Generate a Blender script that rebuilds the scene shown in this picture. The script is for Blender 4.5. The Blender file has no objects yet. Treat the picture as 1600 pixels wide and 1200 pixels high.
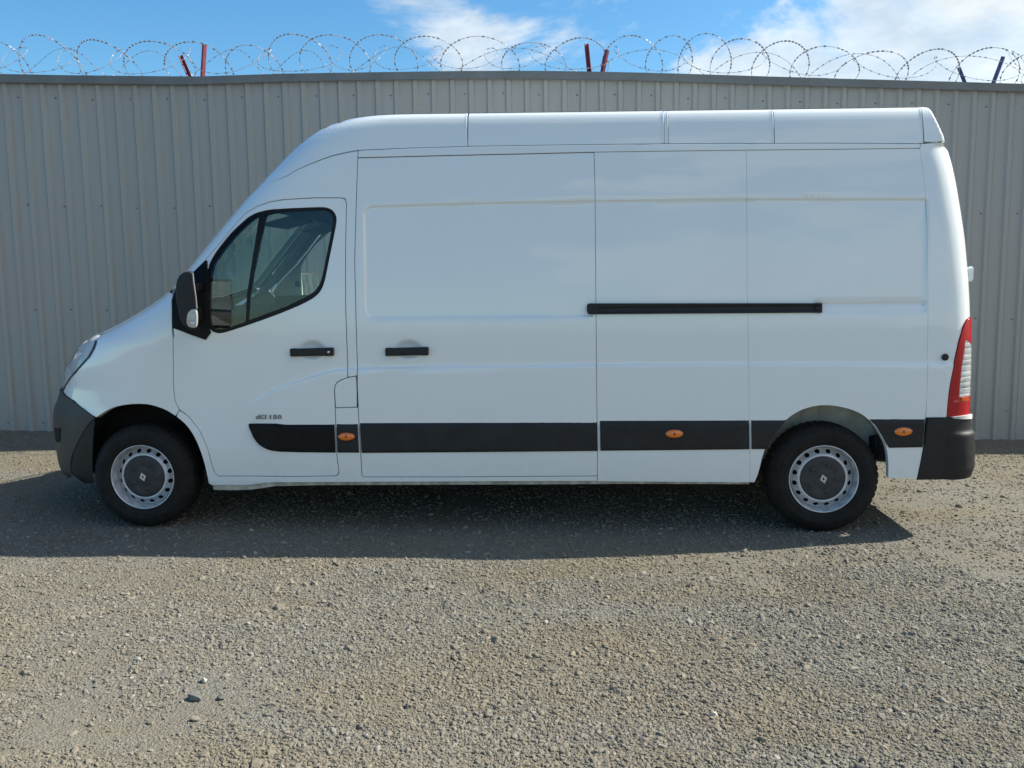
import bpy, bmesh, math, random
import numpy as np
from mathutils import Vector, Matrix
from mathutils.geometry import delaunay_2d_cdt

random.seed(7)
rng = np.random.default_rng(11)
scene = bpy.context.scene
col = scene.collection
R = math.radians

# ------------------------------------------------------------------ camera
YAW, PITCH, ROLL = .0708, .1211, .0131
CAM = Vector((0.0, -5.4906, 1.6118))
f_ = Vector((-math.sin(YAW)*math.cos(PITCH), math.cos(YAW)*math.cos(PITCH), -math.sin(PITCH)))
r_ = Vector((math.cos(YAW), math.sin(YAW), 0))
u_ = r_.cross(f_)
r2 = r_*math.cos(ROLL) - u_*math.sin(ROLL)
u2 = u_*math.cos(ROLL) + r_*math.sin(ROLL)
cd = bpy.data.cameras.new('camera')
cd.sensor_width = 36.0
cd.lens = 31.5
cd.clip_start = .05
cd.clip_end = 2000
cam = bpy.data.objects.new('camera', cd)
col.objects.link(cam)
cam.matrix_world = Matrix(((r2.x, u2.x, -f_.x, CAM.x), (r2.y, u2.y, -f_.y, CAM.y), (r2.z, u2.z, -f_.z, CAM.z), (0, 0, 0, 1)))
scene.camera = cam

# ------------------------------------------------------------------ world, sun, exposure
SUN = Vector((1.05, .285, 1.0)).normalized()
SUN_EL = math.asin(SUN.z)
SUN_ROT = math.atan2(SUN.x, SUN.y)
world = bpy.data.worlds.new('World')
scene.world = world
world.use_nodes = True
nt = world.node_tree
nt.nodes.clear()
def nd(t, kind, **kw):
    n = t.nodes.new(kind)
    for k, v in kw.items():
        if k.startswith('i_'):
            n.inputs[k[2:].replace('_', ' ')].default_value = v
        else:
            setattr(n, k, v)
    return n
def math_n(t, op, a, b=None, c=None, clamp=False):
    n = t.nodes.new('ShaderNodeMath'); n.operation = op; n.use_clamp = clamp
    for i, v in enumerate((a, b, c)):
        if v is None: continue
        if isinstance(v, (int, float)): n.inputs[i].default_value = v
        else: t.links.new(v, n.inputs[i])
    return n.outputs[0]
def mixc(t, fac, a, b, blend='MIX'):
    n = t.nodes.new('ShaderNodeMix'); n.data_type = 'RGBA'; n.blend_type = blend
    for s, v in ((n.inputs[0], fac), (n.inputs[6], a), (n.inputs[7], b)):
        if isinstance(v, (int, float)): s.default_value = v
        elif isinstance(v, tuple): s.default_value = (*v[:3], 1)
        else: t.links.new(v, s)
    return n.outputs[2]
def ramp(t, fac, stops, interp='LINEAR'):
    n = t.nodes.new('ShaderNodeValToRGB'); n.color_ramp.interpolation = interp
    e = n.color_ramp.elements
    while len(e) < len(stops): e.new(.5)
    for el, (p, c) in zip(e, stops):
        el.position = p
        el.color = (c, c, c, 1) if isinstance(c, (int, float)) else (*c[:3], 1)
    t.links.new(fac, n.inputs[0])
    return n.outputs[0]
def noise(t, vec, scale, detail=4, rough=.55, dist=0, out=0, w=None):
    n = t.nodes.new('ShaderNodeTexNoise')
    n.inputs['Scale'].default_value = scale; n.inputs['Detail'].default_value = detail
    n.inputs['Roughness'].default_value = rough; n.inputs['Distortion'].default_value = dist
    if vec is not None: t.links.new(vec, n.inputs['Vector'])
    return n.outputs[out]
sky = nd(nt, 'ShaderNodeTexSky', sky_type='NISHITA', sun_disc=False, sun_elevation=SUN_EL, sun_rotation=SUN_ROT,
         air_density=1.0, dust_density=.7, ozone_density=2.2, altitude=100)
tc = nt.nodes.new('ShaderNodeTexCoord')
mp = nd(nt, 'ShaderNodeMapping'); mp.inputs['Scale'].default_value = (1.0, 1.0, 2.0)
mp.inputs['Location'].default_value = (2.137, 14.052, 13.041)
nt.links.new(tc.outputs['Generated'], mp.inputs['Vector'])
cn = noise(nt, mp.outputs[0], 2.9, 9, .60, .3)
sep = nt.nodes.new('ShaderNodeSeparateXYZ'); nt.links.new(tc.outputs['Generated'], sep.inputs[0])
cov = math_n(nt, 'MULTIPLY_ADD', sep.outputs[0], .30, cn)          # cloudier towards the sun side
cl = ramp(nt, cov, [(.525, 0.0), (.61, .70), (.74, .95)], 'EASE')
shade = noise(nt, mp.outputs[0], 7.0, 5, .6)
ccol = ramp(nt, shade, [(.35, (4.3, 4.8, 5.2)), (.62, (6.9, 7.1, 7.0))])
hs_ = nd(nt, 'ShaderNodeHueSaturation'); hs_.inputs['Saturation'].default_value = 1.28; hs_.inputs['Value'].default_value = 1.1
nt.links.new(sky.outputs[0], hs_.inputs['Color'])
tint = mixc(nt, 1.0, hs_.outputs[0], (.84, 1.035, 1.03), 'MULTIPLY')
skyc = mixc(nt, cl, tint, ccol)
bg = nd(nt, 'ShaderNodeBackground'); bg.inputs['Strength'].default_value = .098
nt.links.new(skyc, bg.inputs['Color'])
wo = nd(nt, 'ShaderNodeOutputWorld'); nt.links.new(bg.outputs[0], wo.inputs[0])

sl = bpy.data.lights.new('sun', 'SUN'); sl.energy = 5.0; sl.angle = R(.53); sl.color = (1.0, .965, .86)
sun = bpy.data.objects.new('sun', sl); col.objects.link(sun)
sun.rotation_euler = (-SUN).to_track_quat('-Z', 'Y').to_euler(); sun.location = (8, 3, 9)
vs = scene.view_settings
vs.view_transform = 'Standard'; vs.look = 'None'; vs.exposure = 0.66; vs.gamma = 1.0; vs.use_curve_mapping = False
scene.render.engine = 'CYCLES'
scene.cycles.max_bounces = 8; scene.cycles.transparent_max_bounces = 12
scene.cycles.caustics_reflective = False; scene.cycles.caustics_refractive = False
scene.cycles.sample_clamp_indirect = 6

# ------------------------------------------------------------------ helpers
def tag(o, label=None, cat=None, group=None, kind=None):
    for k, v in (('label', label), ('category', cat), ('group', group), ('kind', kind)):
        if v: o[k] = v
    return o
def empty(name, loc, rz=0):
    o = bpy.data.objects.new(name, None); o.location = loc; o.rotation_euler = (0, 0, rz); o.empty_display_size = .2
    col.objects.link(o); return o
def link(name, me, mat=None, parent=None):
    o = bpy.data.objects.new(name, me)
    if mat is not None and not me.materials: me.materials.append(mat)
    col.objects.link(o)
    if parent is not None: o.parent = parent
    return o
def mesh(name, v, f, mat=None, parent=None, smooth=False):
    me = bpy.data.meshes.new(name)
    me.from_pydata([tuple(map(float, p)) for p in v], [], [tuple(map(int, q)) for q in f])
    if smooth: me.polygons.foreach_set('use_smooth', [True]*len(me.polygons))
    me.update()
    return link(name, me, mat, parent)
def from_bm(name, bm, mat=None, parent=None, smooth=False):
    me = bpy.data.meshes.new(name); bm.normal_update(); bm.to_mesh(me); bm.free()
    if smooth: me.polygons.foreach_set('use_smooth', [True]*len(me.polygons))
    return link(name, me, mat, parent)
def box_bm(cx, cy, cz, sx, sy, sz, bev=0, seg=2, rot=None):
    bm = bmesh.new(); bmesh.ops.create_cube(bm, size=1)
    for v in bm.verts: v.co = Vector((v.co.x*sx, v.co.y*sy, v.co.z*sz))
    if bev: bmesh.ops.bevel(bm, geom=bm.edges[:], offset=bev, segments=seg, affect='EDGES', profile=.6)
    if rot is not None: bmesh.ops.transform(bm, matrix=rot, verts=bm.verts)
    for v in bm.verts: v.co += Vector((cx, cy, cz))
    return bm
def join_bm(*bms):
    out = bmesh.new()
    for b in bms:
        me = bpy.data.meshes.new('tmp'); b.to_mesh(me); b.free(); out.from_mesh(me); bpy.data.meshes.remove(me)
    return out
def prism_bm(poly, y0, y1, bev=0, seg=3):
    """poly in (x,z), extruded along y from y0 to y1"""
    bm = bmesh.new()
    vs_ = [bm.verts.new((x, y0, z)) for x, z in poly]
    fc = bm.faces.new(vs_)
    ex = bmesh.ops.extrude_face_region(bm, geom=[fc])
    for g in ex['geom']:
        if isinstance(g, bmesh.types.BMVert): g.co.y = y1
    bmesh.ops.recalc_face_normals(bm, faces=bm.faces[:])
    if bev: bmesh.ops.bevel(bm, geom=[e for e in bm.edges if abs(e.verts[0].co.y-e.verts[1].co.y) < 1e-6], offset=bev, segments=seg, affect='EDGES', profile=.5)
    return bm
def tube(pts, rad, n=5, closed=False):
    pts = [Vector(p) for p in pts]; V = []; F = []
    m = len(pts); up = Vector((.13, .2, .97))
    for i, p in enumerate(pts):
        t = (pts[min(i+1, m-1)] - pts[max(i-1, 0)]).normalized()
        a = t.cross(up)
        if a.length < 1e-4: a = t.cross(Vector((1, 0, 0)))
        a.normalize(); b = t.cross(a)
        for k in range(n):
            th = 2*math.pi*k/n; V.append(p + (a*math.cos(th) + b*math.sin(th))*rad)
    for i in range(m-1):
        for k in range(n):
            F.append((i*n+k, i*n+(k+1) % n, (i+1)*n+(k+1) % n, (i+1)*n+k))
    return V, F
def lathe(profile, seg=64, y_axis=True):
    """profile (r, y) turned about the y axis"""
    V = []; F = []
    n = len(profile)
    for k in range(seg):
        th = 2*math.pi*k/seg
        for r, y in profile: V.append((r*math.sin(th), y, r*math.cos(th)))
    for k in range(seg):
        for i in range(n-1):
            a = k*n+i; b = ((k+1) % seg)*n+i
            F.append((a, b, b+1, a+1))
    return V, F
def vnoise(x, y, seed=0):
    """smooth value noise on numpy arrays"""
    xi = np.floor(x).astype(int); yi = np.floor(y).astype(int)
    fx = x-xi; fy = y-yi; fx = fx*fx*(3-2*fx); fy = fy*fy*(3-2*fy)
    def h(i, j):
        n = (i*374761393 + j*668265263 + seed*974711) & 0x7fffffff
        n = ((n ^ (n >> 13))*1274126177) & 0x7fffffff
        return ((n ^ (n >> 16)) & 0xffff)/65535.0
    return (h(xi, yi)*(1-fx)+h(xi+1, yi)*fx)*(1-fy)+(h(xi, yi+1)*(1-fx)+h(xi+1, yi+1)*fx)*fy
def sstep(a, b, x):
    t = np.clip((x-a)/(b-a), 0, 1); return t*t*(3-2*t)

# ------------------------------------------------------------------ materials
def newmat(name):
    m = bpy.data.materials.new(name); m.use_nodes = True
    t = m.node_tree; b = t.nodes['Principled BSDF']
    return m, t, b
def objco(t):
    n = t.nodes.new('ShaderNodeTexCoord'); return n.outputs['Object']
def bump(t, b, h, strength=.3, dist=.01):
    n = t.nodes.new('ShaderNodeBump'); n.inputs['Strength'].default_value = strength; n.inputs['Distance'].default_value = dist
    t.links.new(h, n.inputs['Height']); t.links.new(n.outputs[0], b.inputs['Normal'])
def simple(name, c, rough=.5, metal=0, coat=0, spec=.5, nscale=0, namt=.15, bumpd=0, bscale=200, emit=None):
    m, t, b = newmat(name)
    b.inputs['Base Color'].default_value = (*c, 1); b.inputs['Roughness'].default_value = rough
    b.inputs['Metallic'].default_value = metal; b.inputs['Coat Weight'].default_value = coat; b.inputs['Coat Roughness'].default_value = .04
    b.inputs['Specular IOR Level'].default_value = spec
    co = objco(t)
    if nscale:
        n = noise(t, co, nscale, 5, .6)
        d = tuple(x*(1-namt) for x in c); l = tuple(min(1, x*(1+namt)) for x in c)
        cc = mixc(t, ramp(t, n, [(.3, 0.0), (.7, 1.0)]), d, l)
        t.links.new(cc, b.inputs['Base Color'])
    if bumpd:
        bump(t, b, noise(t, co, bscale, 3, .6), .5, bumpd)
    return m
M = {}
# white paint with a faint film of road dust low down and very slight waviness of the sheet metal
m, t, b = newmat('white_paint'); M['paint'] = m
co = objco(t)
sp = t.nodes.new('ShaderNodeSeparateXYZ'); t.links.new(co, sp.inputs[0])
n1 = noise(t, co, 2.2, 5, .6); n2 = noise(t, co, 26, 4, .65)
dz = math_n(t, 'MULTIPLY', math_n(t, 'SUBTRACT', .62, sp.outputs[2], clamp=True), .5)
dirt = math_n(t, 'MULTIPLY', dz, ramp(t, n2, [(.38, 0.0), (.75, .75)]))
dirt = math_n(t, 'ADD', dirt, ramp(t, n1, [(.45, 0.0), (.85, .05)]), clamp=True)
t.links.new(mixc(t, dirt, (.81, .855, .865), (.44, .41, .36)), b.inputs['Base Color'])
t.links.new(math_n(t, 'MULTIPLY_ADD', n2, .12, .30), b.inputs['Roughness'])
b.inputs['Coat Weight'].default_value = 1.0; b.inputs['Coat IOR'].default_value = 1.65; b.inputs['Coat Roughness'].default_value = .02
wv = t.nodes.new('ShaderNodeBump'); wv.inputs['Strength'].default_value = .12; wv.inputs['Distance'].default_value = .01
t.links.new(noise(t, co, 3.5, 2, .5), wv.inputs['Height']); t.links.new(wv.outputs[0], b.inputs['Coat Normal'])
M['plastic'] = simple('black_plastic', (.017, .0175, .019), .55, spec=.35, nscale=9, namt=.25, bumpd=.0012, bscale=420)
M['bumper'] = simple('grey_bumper_plastic', (.042, .042, .041), .55, nscale=5, namt=.25, bumpd=.001, bscale=420)
M['seal'] = simple('black_rubber_seal', (.018, .018, .02), .45)
M['liner'] = simple('wheel_liner', (.014, .014, .014), .9, nscale=12, namt=.4)
M['house'] = simple('dusty_wheel_house', (.68, .68, .63), .8, nscale=7, namt=.28)
M['under'] = simple('underbody', (.02, .02, .02), .85, nscale=6, namt=.4)
M['flange'] = simple('dirty_sill_flange', (.46, .44, .38), .7, nscale=14, namt=.45)
M['tyre'] = simple('tyre_rubber', (.0115, .011, .0105), .8, spec=.35, nscale=16, namt=.45, bumpd=.001, bscale=150)
M['rim'] = simple('silver_wheel_paint', (.60, .62, .65), .3, metal=.45, nscale=20, namt=.14)
M['cap'] = simple('hub_cap_plastic', (.036, .036, .039), .6, nscale=18, namt=.35, bumpd=.001, bscale=200)
M['dark'] = simple('dark_cavity', (.008, .008, .008), .9)
M['chrome'] = simple('chrome', (.78, .78, .78), .16, metal=1)
M['emblem'] = simple('emblem_metal', (.62, .63, .64), .3, metal=.7)
M['badge'] = simple('badge_grey', (.16, .155, .15), .35, metal=.4)
M['amber'] = simple('amber_lens', (.85, .20, .012), .15, coat=1)
M['amber_in'] = simple('amber_core', (.35, .06, .01), .3)
M['red'] = simple('red_lens', (.40, .003, .008), .2, coat=.2)
M['clear'] = simple('clear_ribbed_lens', (.78, .79, .80), .12, coat=1)
M['indlens'] = simple('smoky_clear_lens', (.42, .42, .40), .12, coat=1, nscale=120, namt=.3)
M['reflector'] = simple('lamp_reflector', (.92, .93, .95), .4, metal=.0)
M['trim'] = simple('grey_trim', (.26, .25, .24), .7, nscale=30, namt=.1)
M['dash'] = simple('dashboard_plastic', (.022, .022, .024), .65, nscale=30, namt=.2)
M['headliner'] = simple('headliner', (.12, .12, .125), .9)
M['seatc'] = simple('seat_cloth', (.045, .047, .055), .95, nscale=60, namt=.3)
M['mirror'] = simple('mirror_glass', (.85, .87, .88), .02, metal=1)
M['flap'] = M['paint']
def glass(name, tint, refl=1.0):
    m = bpy.data.materials.new(name); m.use_nodes = True; t = m.node_tree; t.nodes.clear()
    tr = nd(t, 'ShaderNodeBsdfTransparent'); tr.inputs[0].default_value = (*tint, 1)
    gl = nd(t, 'ShaderNodeBsdfGlossy'); gl.inputs['Roughness'].default_value = .01; gl.inputs[0].default_value = (1, 1, 1, 1)
    lw = nd(t, 'ShaderNodeLayerWeight'); lw.inputs[0].default_value = .5
    fr = math_n(t, 'MULTIPLY_ADD', math_n(t, 'POWER', lw.outputs['Facing'], 5.0), .90, .075*refl, clamp=True)
    mx = nd(t, 'ShaderNodeMixShader'); t.links.new(fr, mx.inputs[0])
    t.links.new(tr.outputs[0], mx.inputs[1]); t.links.new(gl.outputs[0], mx.inputs[2])
    o = nd(t, 'ShaderNodeOutputMaterial'); t.links.new(mx.outputs[0], o.inputs[0])
    return m
M['glass'] = glass('tinted_glass', (.67, .80, .71), 1.0)
M['lens'] = glass('clear_lamp_glass', (.96, .97, .98), .6)

# ------------------------------------------------------------------ ground
def wall_y(x): return 3.265 + .0684*x
def ground_z(x, y, fine=True):
    x = np.asarray(x, float); y = np.asarray(y, float)
    g = sstep(.9, 2.95, y)*np.clip(.03-.0225*np.clip(x, -8, 8), -.2, .25)
    near = np.clip(1-np.hypot(x, y)/30, 0, 1)
    und = (vnoise(x*.55+7, y*.55, 3)-.5)*.03 + (vnoise(x*1.9, y*1.9+4, 5)-.5)*.014
    if fine: und = und + (vnoise(x*6, y*6, 9)-.5)*.007
    flat = 1-.85*np.exp(-((np.abs(y-.15)/.35)**2))*(np.abs(x) < 4.5)     # wheels stand level
    return g + und*near*flat - .003
m, t, b = newmat('gravel_ground'); M['ground'] = m
co = objco(t)
big = noise(t, co, .55, 5, .6, .4); mid = noise(t, co, 3.1, 5, .62); fin = noise(t, co, 38, 6, .7)
vor = t.nodes.new('ShaderNodeTexVoronoi'); vor.inputs['Scale'].default_value = 95; vor.inputs['Randomness'].default_value = 1
t.links.new(co, vor.inputs['Vector'])
vor2 = t.nodes.new('ShaderNodeTexVoronoi'); vor2.inputs['Scale'].default_value = 210
t.links.new(co, vor2.inputs['Vector'])
dirtc = mixc(t, ramp(t, fin, [(.3, 0.0), (.7, 1.0)]), (.125, .106, .075), (.22, .188, .136))
stonec = ramp(t, vor.outputs['Color'], [(.0, (.085, .082, .072)), (.35, (.168, .161, .138)), (.7, (.238, .226, .192)), (1.0, (.335, .32, .28))])
stonec2 = ramp(t, vor2.outputs['Color'], [(.0, (.09, .085, .072)), (.5, (.196, .182, .15)), (1.0, (.30, .282, .24))])
mask = ramp(t, math_n(t, 'MULTIPLY_ADD', mid, .6, math_n(t, 'MULTIPLY', big, .5)), [(.42, 0.0), (.66, 1.0)])
c1 = mixc(t, math_n(t, 'MULTIPLY_ADD', mask, .45, .35), dirtc, stonec2)
c2 = mixc(t, math_n(t, 'MULTIPLY_ADD', mask, .55, .2), c1, stonec)
mps = nd(t, 'ShaderNodeMapping'); mps.inputs['Scale'].default_value = (.5, 1.15, 1); mps.inputs['Rotation'].default_value = (0, 0, .12); t.links.new(co, mps.inputs[0])
soil = ramp(t, noise(t, mps.outputs[0], .95, 6, .68, .6), [(.44, 0.0), (.64, .75)])
c3 = mixc(t, math_n(t, 'MULTIPLY', soil, ramp(t, fin, [(.25, .55), (.75, 1.0)])), c2, (.195, .16, .105))
t.links.new(c3, b.inputs['Base Color']); b.inputs['Roughness'].default_value = .95; b.inputs['Specular IOR Level'].default_value = .2
hgt = math_n(t, 'ADD', math_n(t, 'MULTIPLY', vor.outputs['Distance'], -1.0), math_n(t, 'MULTIPLY', fin, .8))
hgt = math_n(t, 'ADD', hgt, math_n(t, 'MULTIPLY', vor2.outputs['Distance'], -.5))
bump(t, b, hgt, .7, .009)
def axis(lo, hi, step, outer):
    a = list(np.arange(lo, hi+1e-6, step))
    return np.array([-v for v in outer[::-1]] + a + list(outer))
xs = axis(-8, 8, .1, [9, 11, 15, 25, 60, 150, 400, 900])
ys = axis(-6, 5, .1, [7, 9, 13, 25, 60, 150, 400, 900]); ys = np.sort(ys)
X, Y = np.meshgrid(xs, ys)
Z = ground_z(X, Y)
nx, ny = len(xs), len(ys)
V = np.stack([X.ravel(), Y.ravel(), Z.ravel()], 1)
I = np.arange(nx*ny).reshape(ny, nx)
F = np.stack([I[:-1, :-1].ravel(), I[:-1, 1:].ravel(), I[1:, 1:].ravel(), I[1:, :-1].ravel()], 1)
g = mesh('ground', V, F, M['ground'], smooth=True); tag(g, 'grey brown gravel yard around the van', 'ground', kind='structure')

# ------------------------------------------------------------------ corrugated wall
m, t, b = newmat('coated_steel_sheet'); M['sheet'] = m
co = objco(t)
mpn = nd(t, 'ShaderNodeMapping'); mpn.inputs['Scale'].default_value = (6, 6, .35); t.links.new(co, mpn.inputs[0])
st = noise(t, mpn.outputs[0], 3.0, 5, .6); sm = noise(t, co, 1.1, 4, .55); sf = noise(t, co, 24, 4, .6)
oi = t.nodes.new('ShaderNodeObjectInfo')
c0 = mixc(t, ramp(t, st, [(.3, 0.0), (.75, 1.0)]), (.345, .35, .337), (.395, .395, .374))
c0 = mixc(t, ramp(t, sm, [(.4, 0.0), (.8, .5)]), c0, (.375, .363, .335))
c0 = mixc(t, math_n(t, 'MULTIPLY', oi.outputs['Random'], .5), c0, (.30, .305, .295))
sz = t.nodes.new('ShaderNodeSeparateXYZ'); t.links.new(co, sz.inputs[0])
spl = math_n(t, 'MULTIPLY', math_n(t, 'SUBTRACT', .55, sz.outputs[2], clamp=True), 1.5)
c0 = mixc(t, math_n(t, 'MULTIPLY', spl, ramp(t, sf, [(.35, 0.0), (.7, .8)]), clamp=True), c0, (.30, .27, .22))
t.links.new(c0, b.inputs['Base Color']); b.inputs['Roughness'].default_value = .48
M['capping'] = simple('capping_steel', (.155, .165, .165), .45, nscale=4, namt=.15)
M['screw'] = simple('screw_head', (.20, .195, .18), .5, metal=.4)
wall = empty('corrugated_wall', (0, 3.265, 0), math.atan(.0684))
tag(wall, 'grey corrugated steel sheet wall with dark capping behind the white van', 'wall')
KX = math.sqrt(1+.0684**2)
TOPS = [(-16, 3.78), (-5.4, 3.541), (-4.886, 3.523), (-3.591, 3.492), (-2.687, 3.509), (-.88, 3.511), (.022, 3.493), (.924, 3.461), (1.827, 3.42), (3.634, 3.349), (4.237, 3.323), (17, 2.85)]
def wall_top(s): return float(np.interp(s/KX, [a for a, _ in TOPS], [z for _, z in TOPS]))
def wall_bot(s): return float(.03-.0225*min(max(s, -8), 8)) - .06
PIT = .176
prof = [(0, 0), (.104, 0), (.119, -.021), (.155, -.021), (.170, 0)]
S0 = -5.005*KX - .137 - PIT*51     # a rib crown falls on -5.005
nsheet = 34
for k in range(nsheet):
    a = S0 + k*5*PIT
    pts = []
    for j in range(5):
        for px_, py_ in prof: pts.append((a+j*PIT+px_, py_))
    pts.append((a+5*PIT+.012, 0))
    dy = -.0016*(k % 2)
    V = []; F = []
    for s, y in pts:
        V += [(s, y+dy, wall_bot(s)), (s, y+dy, wall_top(s)-.03)]
    nn = len(pts)
    for i in range(nn-1): F.append((2*i, 2*i+2, 2*i+3, 2*i+1))
    # return edge so that the sheet has thickness
    base = len(V)
    for s, y in pts: V += [(s, y+dy+.0012, wall_bot(s)), (s, y+dy+.0012, wall_top(s)-.03)]
    for i in range(nn-1): F.append((base+2*i+1, base+2*i+3, base+2*i+2, base+2*i))
    mesh('cladding_sheet', V, F, M['sheet'], wall)
SE = S0+nsheet*5*PIT
# inner leaf and rails
V = []; F = []
sts = np.linspace(S0, SE, 100)
for s in sts: V += [(s, .05, wall_bot(s)), (s, .05, wall_top(s)-.02), (s, .16, wall_bot(s)), (s, .16, wall_top(s)-.02)]
for i in range(len(sts)-1):
    q = 4*i; F += [(q, q+4, q+5, q+1), (q+2, q+3, q+7, q+6)]
mesh('inner_leaf', V, F, M['sheet'], wall)
# capping lengths, butted with a small lap
joints = [S0, -12.2, -9.3, -6.4, -3.60*KX, -.62, 2.35, 5.3, 8.3, 11.3, SE]
for k in range(len(joints)-1):
    a, c = joints[k]-.0, joints[k+1]+.03
    ss = np.linspace(a, c, 8); off = .0015*(k % 2)
    sec = [(.19+off, -.075), (.19+off, .004+off), (-.052-off, .004+off), (-.056-off, -.068-off), (-.046-off, -.070-off)]
    V = []; F = []
    for s in ss:
        for y, z in sec: V.append((s, y, wall_top(s)+z))
    nn = len(sec)
    for i in range(len(ss)-1):
        for j in range(nn-1): F.append((i*nn+j, i*nn+j+1, (i+1)*nn+j+1, (i+1)*nn+j))
    F.append(tuple(range(nn))[::-1]); F.append(tuple((len(ss)-1)*nn+j for j in range(nn)))
    mesh('capping', V, F, M['capping'], wall)
# screw heads: in the pans beside every second rib
scr = bmesh.new()
for j in range(nsheet*5):
    if j % 2: continue
    s = S0 + j*PIT + .08
    for z in (wall_top(s)-.2, wall_top(s)-1.2, wall_top(s)-2.2, .22):
        bmesh.ops.create_cone(scr, cap_ends=True, segments=7, radius1=.008, radius2=.005, depth=.010,
                              matrix=Matrix.Translation((s+random.uniform(-.008, .008), -.006, z+random.uniform(-.012, .012))) @ Matrix.Rotation(R(90), 4, 'X'))
sc_o = from_bm('screw_heads', scr, M['screw'], wall); tag(sc_o, kind='stuff')

# ------------------------------------------------------------------ steel arms on the wall and razor wire
M['redsteel'] = simple('red_oxide_steel', (.27, .045, .07), .6, nscale=25, namt=.3)
M['plumsteel'] = simple('dark_red_steel', (.15, .03, .06), .6, nscale=25, namt=.3)
M['bluesteel'] = simple('blue_steel', (.06, .075, .20), .55, nscale=25, namt=.3)
def arm(name, a, b_, mat, parent, w=.032):
    a = Vector(a); b_ = Vector(b_); d = (b_-a); L = d.length; d.normalize()
    bm = bmesh.new()
    # angle iron: an L section
    sec = [(-w/2, -w/2), (w/2, -w/2), (w/2, -w/2+.006), (-w/2+.006, -w/2+.006), (-w/2+.006, w/2), (-w/2, w/2)]
    lo_ = [bm.verts.new((x, y, -.05)) for x, y in sec]; hi_ = [bm.verts.new((x, y, L)) for x, y in sec]
    bm.faces.new(lo_[::-1]); bm.faces.new(hi_)
    for i in range(6): bm.faces.new((lo_[i], lo_[(i+1) % 6], hi_[(i+1) % 6], hi_[i]))
    qt = d.to_track_quat('Z', 'Y').to_matrix().to_4x4()
    qt = Matrix.Translation(a) @ qt
    bmesh.ops.transform(bm, matrix=qt, verts=bm.verts)
    return from_bm(name, bm, mat, parent)
brs = [((-3.567, 3.083, 3.50), [((-3.616, 3.078, 3.46), (-3.735, 3.12, 3.731), 'plumsteel'), ((-3.520, 3.084, 3.46), (-3.462, 3.04, 3.80), 'redsteel')], 'pair of red angle iron arms in a V on the wall ahead of the van'),
       ((.205, 3.34, 3.49), [((.155, 3.336, 3.44), (.123, 3.36, 3.779), 'plumsteel'), ((.258, 3.343, 3.44), (.315, 3.30, 3.701), 'plumsteel')], 'pair of dark red angle iron arms on the wall above the middle of the van'),
       ((3.845, 3.588, 3.35), [((3.730, 3.58, 3.31), (3.658, 3.62, 3.52), 'bluesteel'), ((3.958, 3.596, 3.31), (4.033, 3.55, 3.59), 'bluesteel')], 'pair of blue angle iron arms on the wall beyond the rear of the van')]
for base, arms_, lab in brs:
    e = empty('wire_bracket', base); tag(e, lab, 'bracket', 'angle iron brackets along the wall top')
    for a, c, mm in arms_:
        o = arm('arm', Vector(a)-Vector(base), Vector(c)-Vector(base), M[mm], e)
M['wire'] = simple('galvanised_wire', (.30, .31, .34), .6, metal=.2)
coil = empty('razor_wire_coil', (0, 3.3, 3.45))
tag(coil, 'long loose coil of razor wire looping along the top of the wall', 'razor wire')
def coil_strand(x0, x1, pitch, rad, b_, seed, y_in=.05):
    rr = random.Random(seed); pts = []
    x = x0; ph = rr.uniform(0, 6.28)
    pr, pp, pb = rad, pitch, b_
    while x < x1:
        nr = rad*rr.uniform(.72, 1.12); npch = pitch*rr.uniform(.6, 1.4); nb = b_*rr.uniform(.6, 1.3)
        dzz = rr.uniform(-.02, .02)
        N = 40
        for i in range(N):
            q = i/N; q2 = q*q*(3-2*q)
            r_c = pr+(nr-pr)*q2; b_c = pb+(nb-pb)*q2
            th = 2*math.pi*q
            xx = x + npch*q - b_c*math.sin(th)*.9
            zz = wall_top(xx*KX) + .012 + r_c*(1-math.cos(th)) + dzz*math.sin(th*.5)
            yy = wall_y(xx) + y_in + .16*math.sin(th+ph) * (1 if b_ > 0 else -1)
            pts.append(Vector((xx, yy, zz)))
        x += npch; pr, pb = nr, nb
    return pts
allp = [coil_strand(-13.6, 15, .43, .162, .22, 3), coil_strand(-13.4, 15, .62, .160, -.22, 8), coil_strand(-13.2, 15, .95, .13, .10, 15)]
V = []; F = []; bar = bmesh.new(); BV = []; BF = []
for si, pts in enumerate(allp):
    loc = [p-coil.location for p in pts]
    v, f = tube(loc, .0023 if si == 0 else .0019, 4); o = len(V)
    V += v; F += [tuple(i+o for i in q) for q in f]
    acc = 0
    for i in range(1, len(loc)):
        seg = loc[i]-loc[i-1]; acc += seg.length
        if acc > (.034 if si == 0 else .05):
            acc = 0; tdir = seg.normalized(); sd = tdir.cross(Vector((random.uniform(-1, 1), random.uniform(-1, 1), random.uniform(-1, 1)))).normalized()
            p = loc[i]; n0 = len(BV); th = tdir.cross(sd)*.0018
            L, H = (.0115, .0078) if si == 0 else (.010, .005)
            for e_ in (-1, 1): BV += [p-tdir*L+sd*H+th*e_, p+tdir*L+sd*H*.9+th*e_, p+tdir*L*.9-sd*H+th*e_, p-tdir*L*.9-sd*H+th*e_]
            BF += [(n0, n0+1, n0+2, n0+3), (n0+7, n0+6, n0+5, n0+4), (n0, n0+4, n0+5, n0+1), (n0+1, n0+5, n0+6, n0+2), (n0+2, n0+6, n0+7, n0+3), (n0+3, n0+7, n0+4, n0)]
mesh('wire', V, F, M['wire'], coil, smooth=True)
tag(mesh('barbs', BV, BF, M['wire'], coil), kind='stuff')

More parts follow.
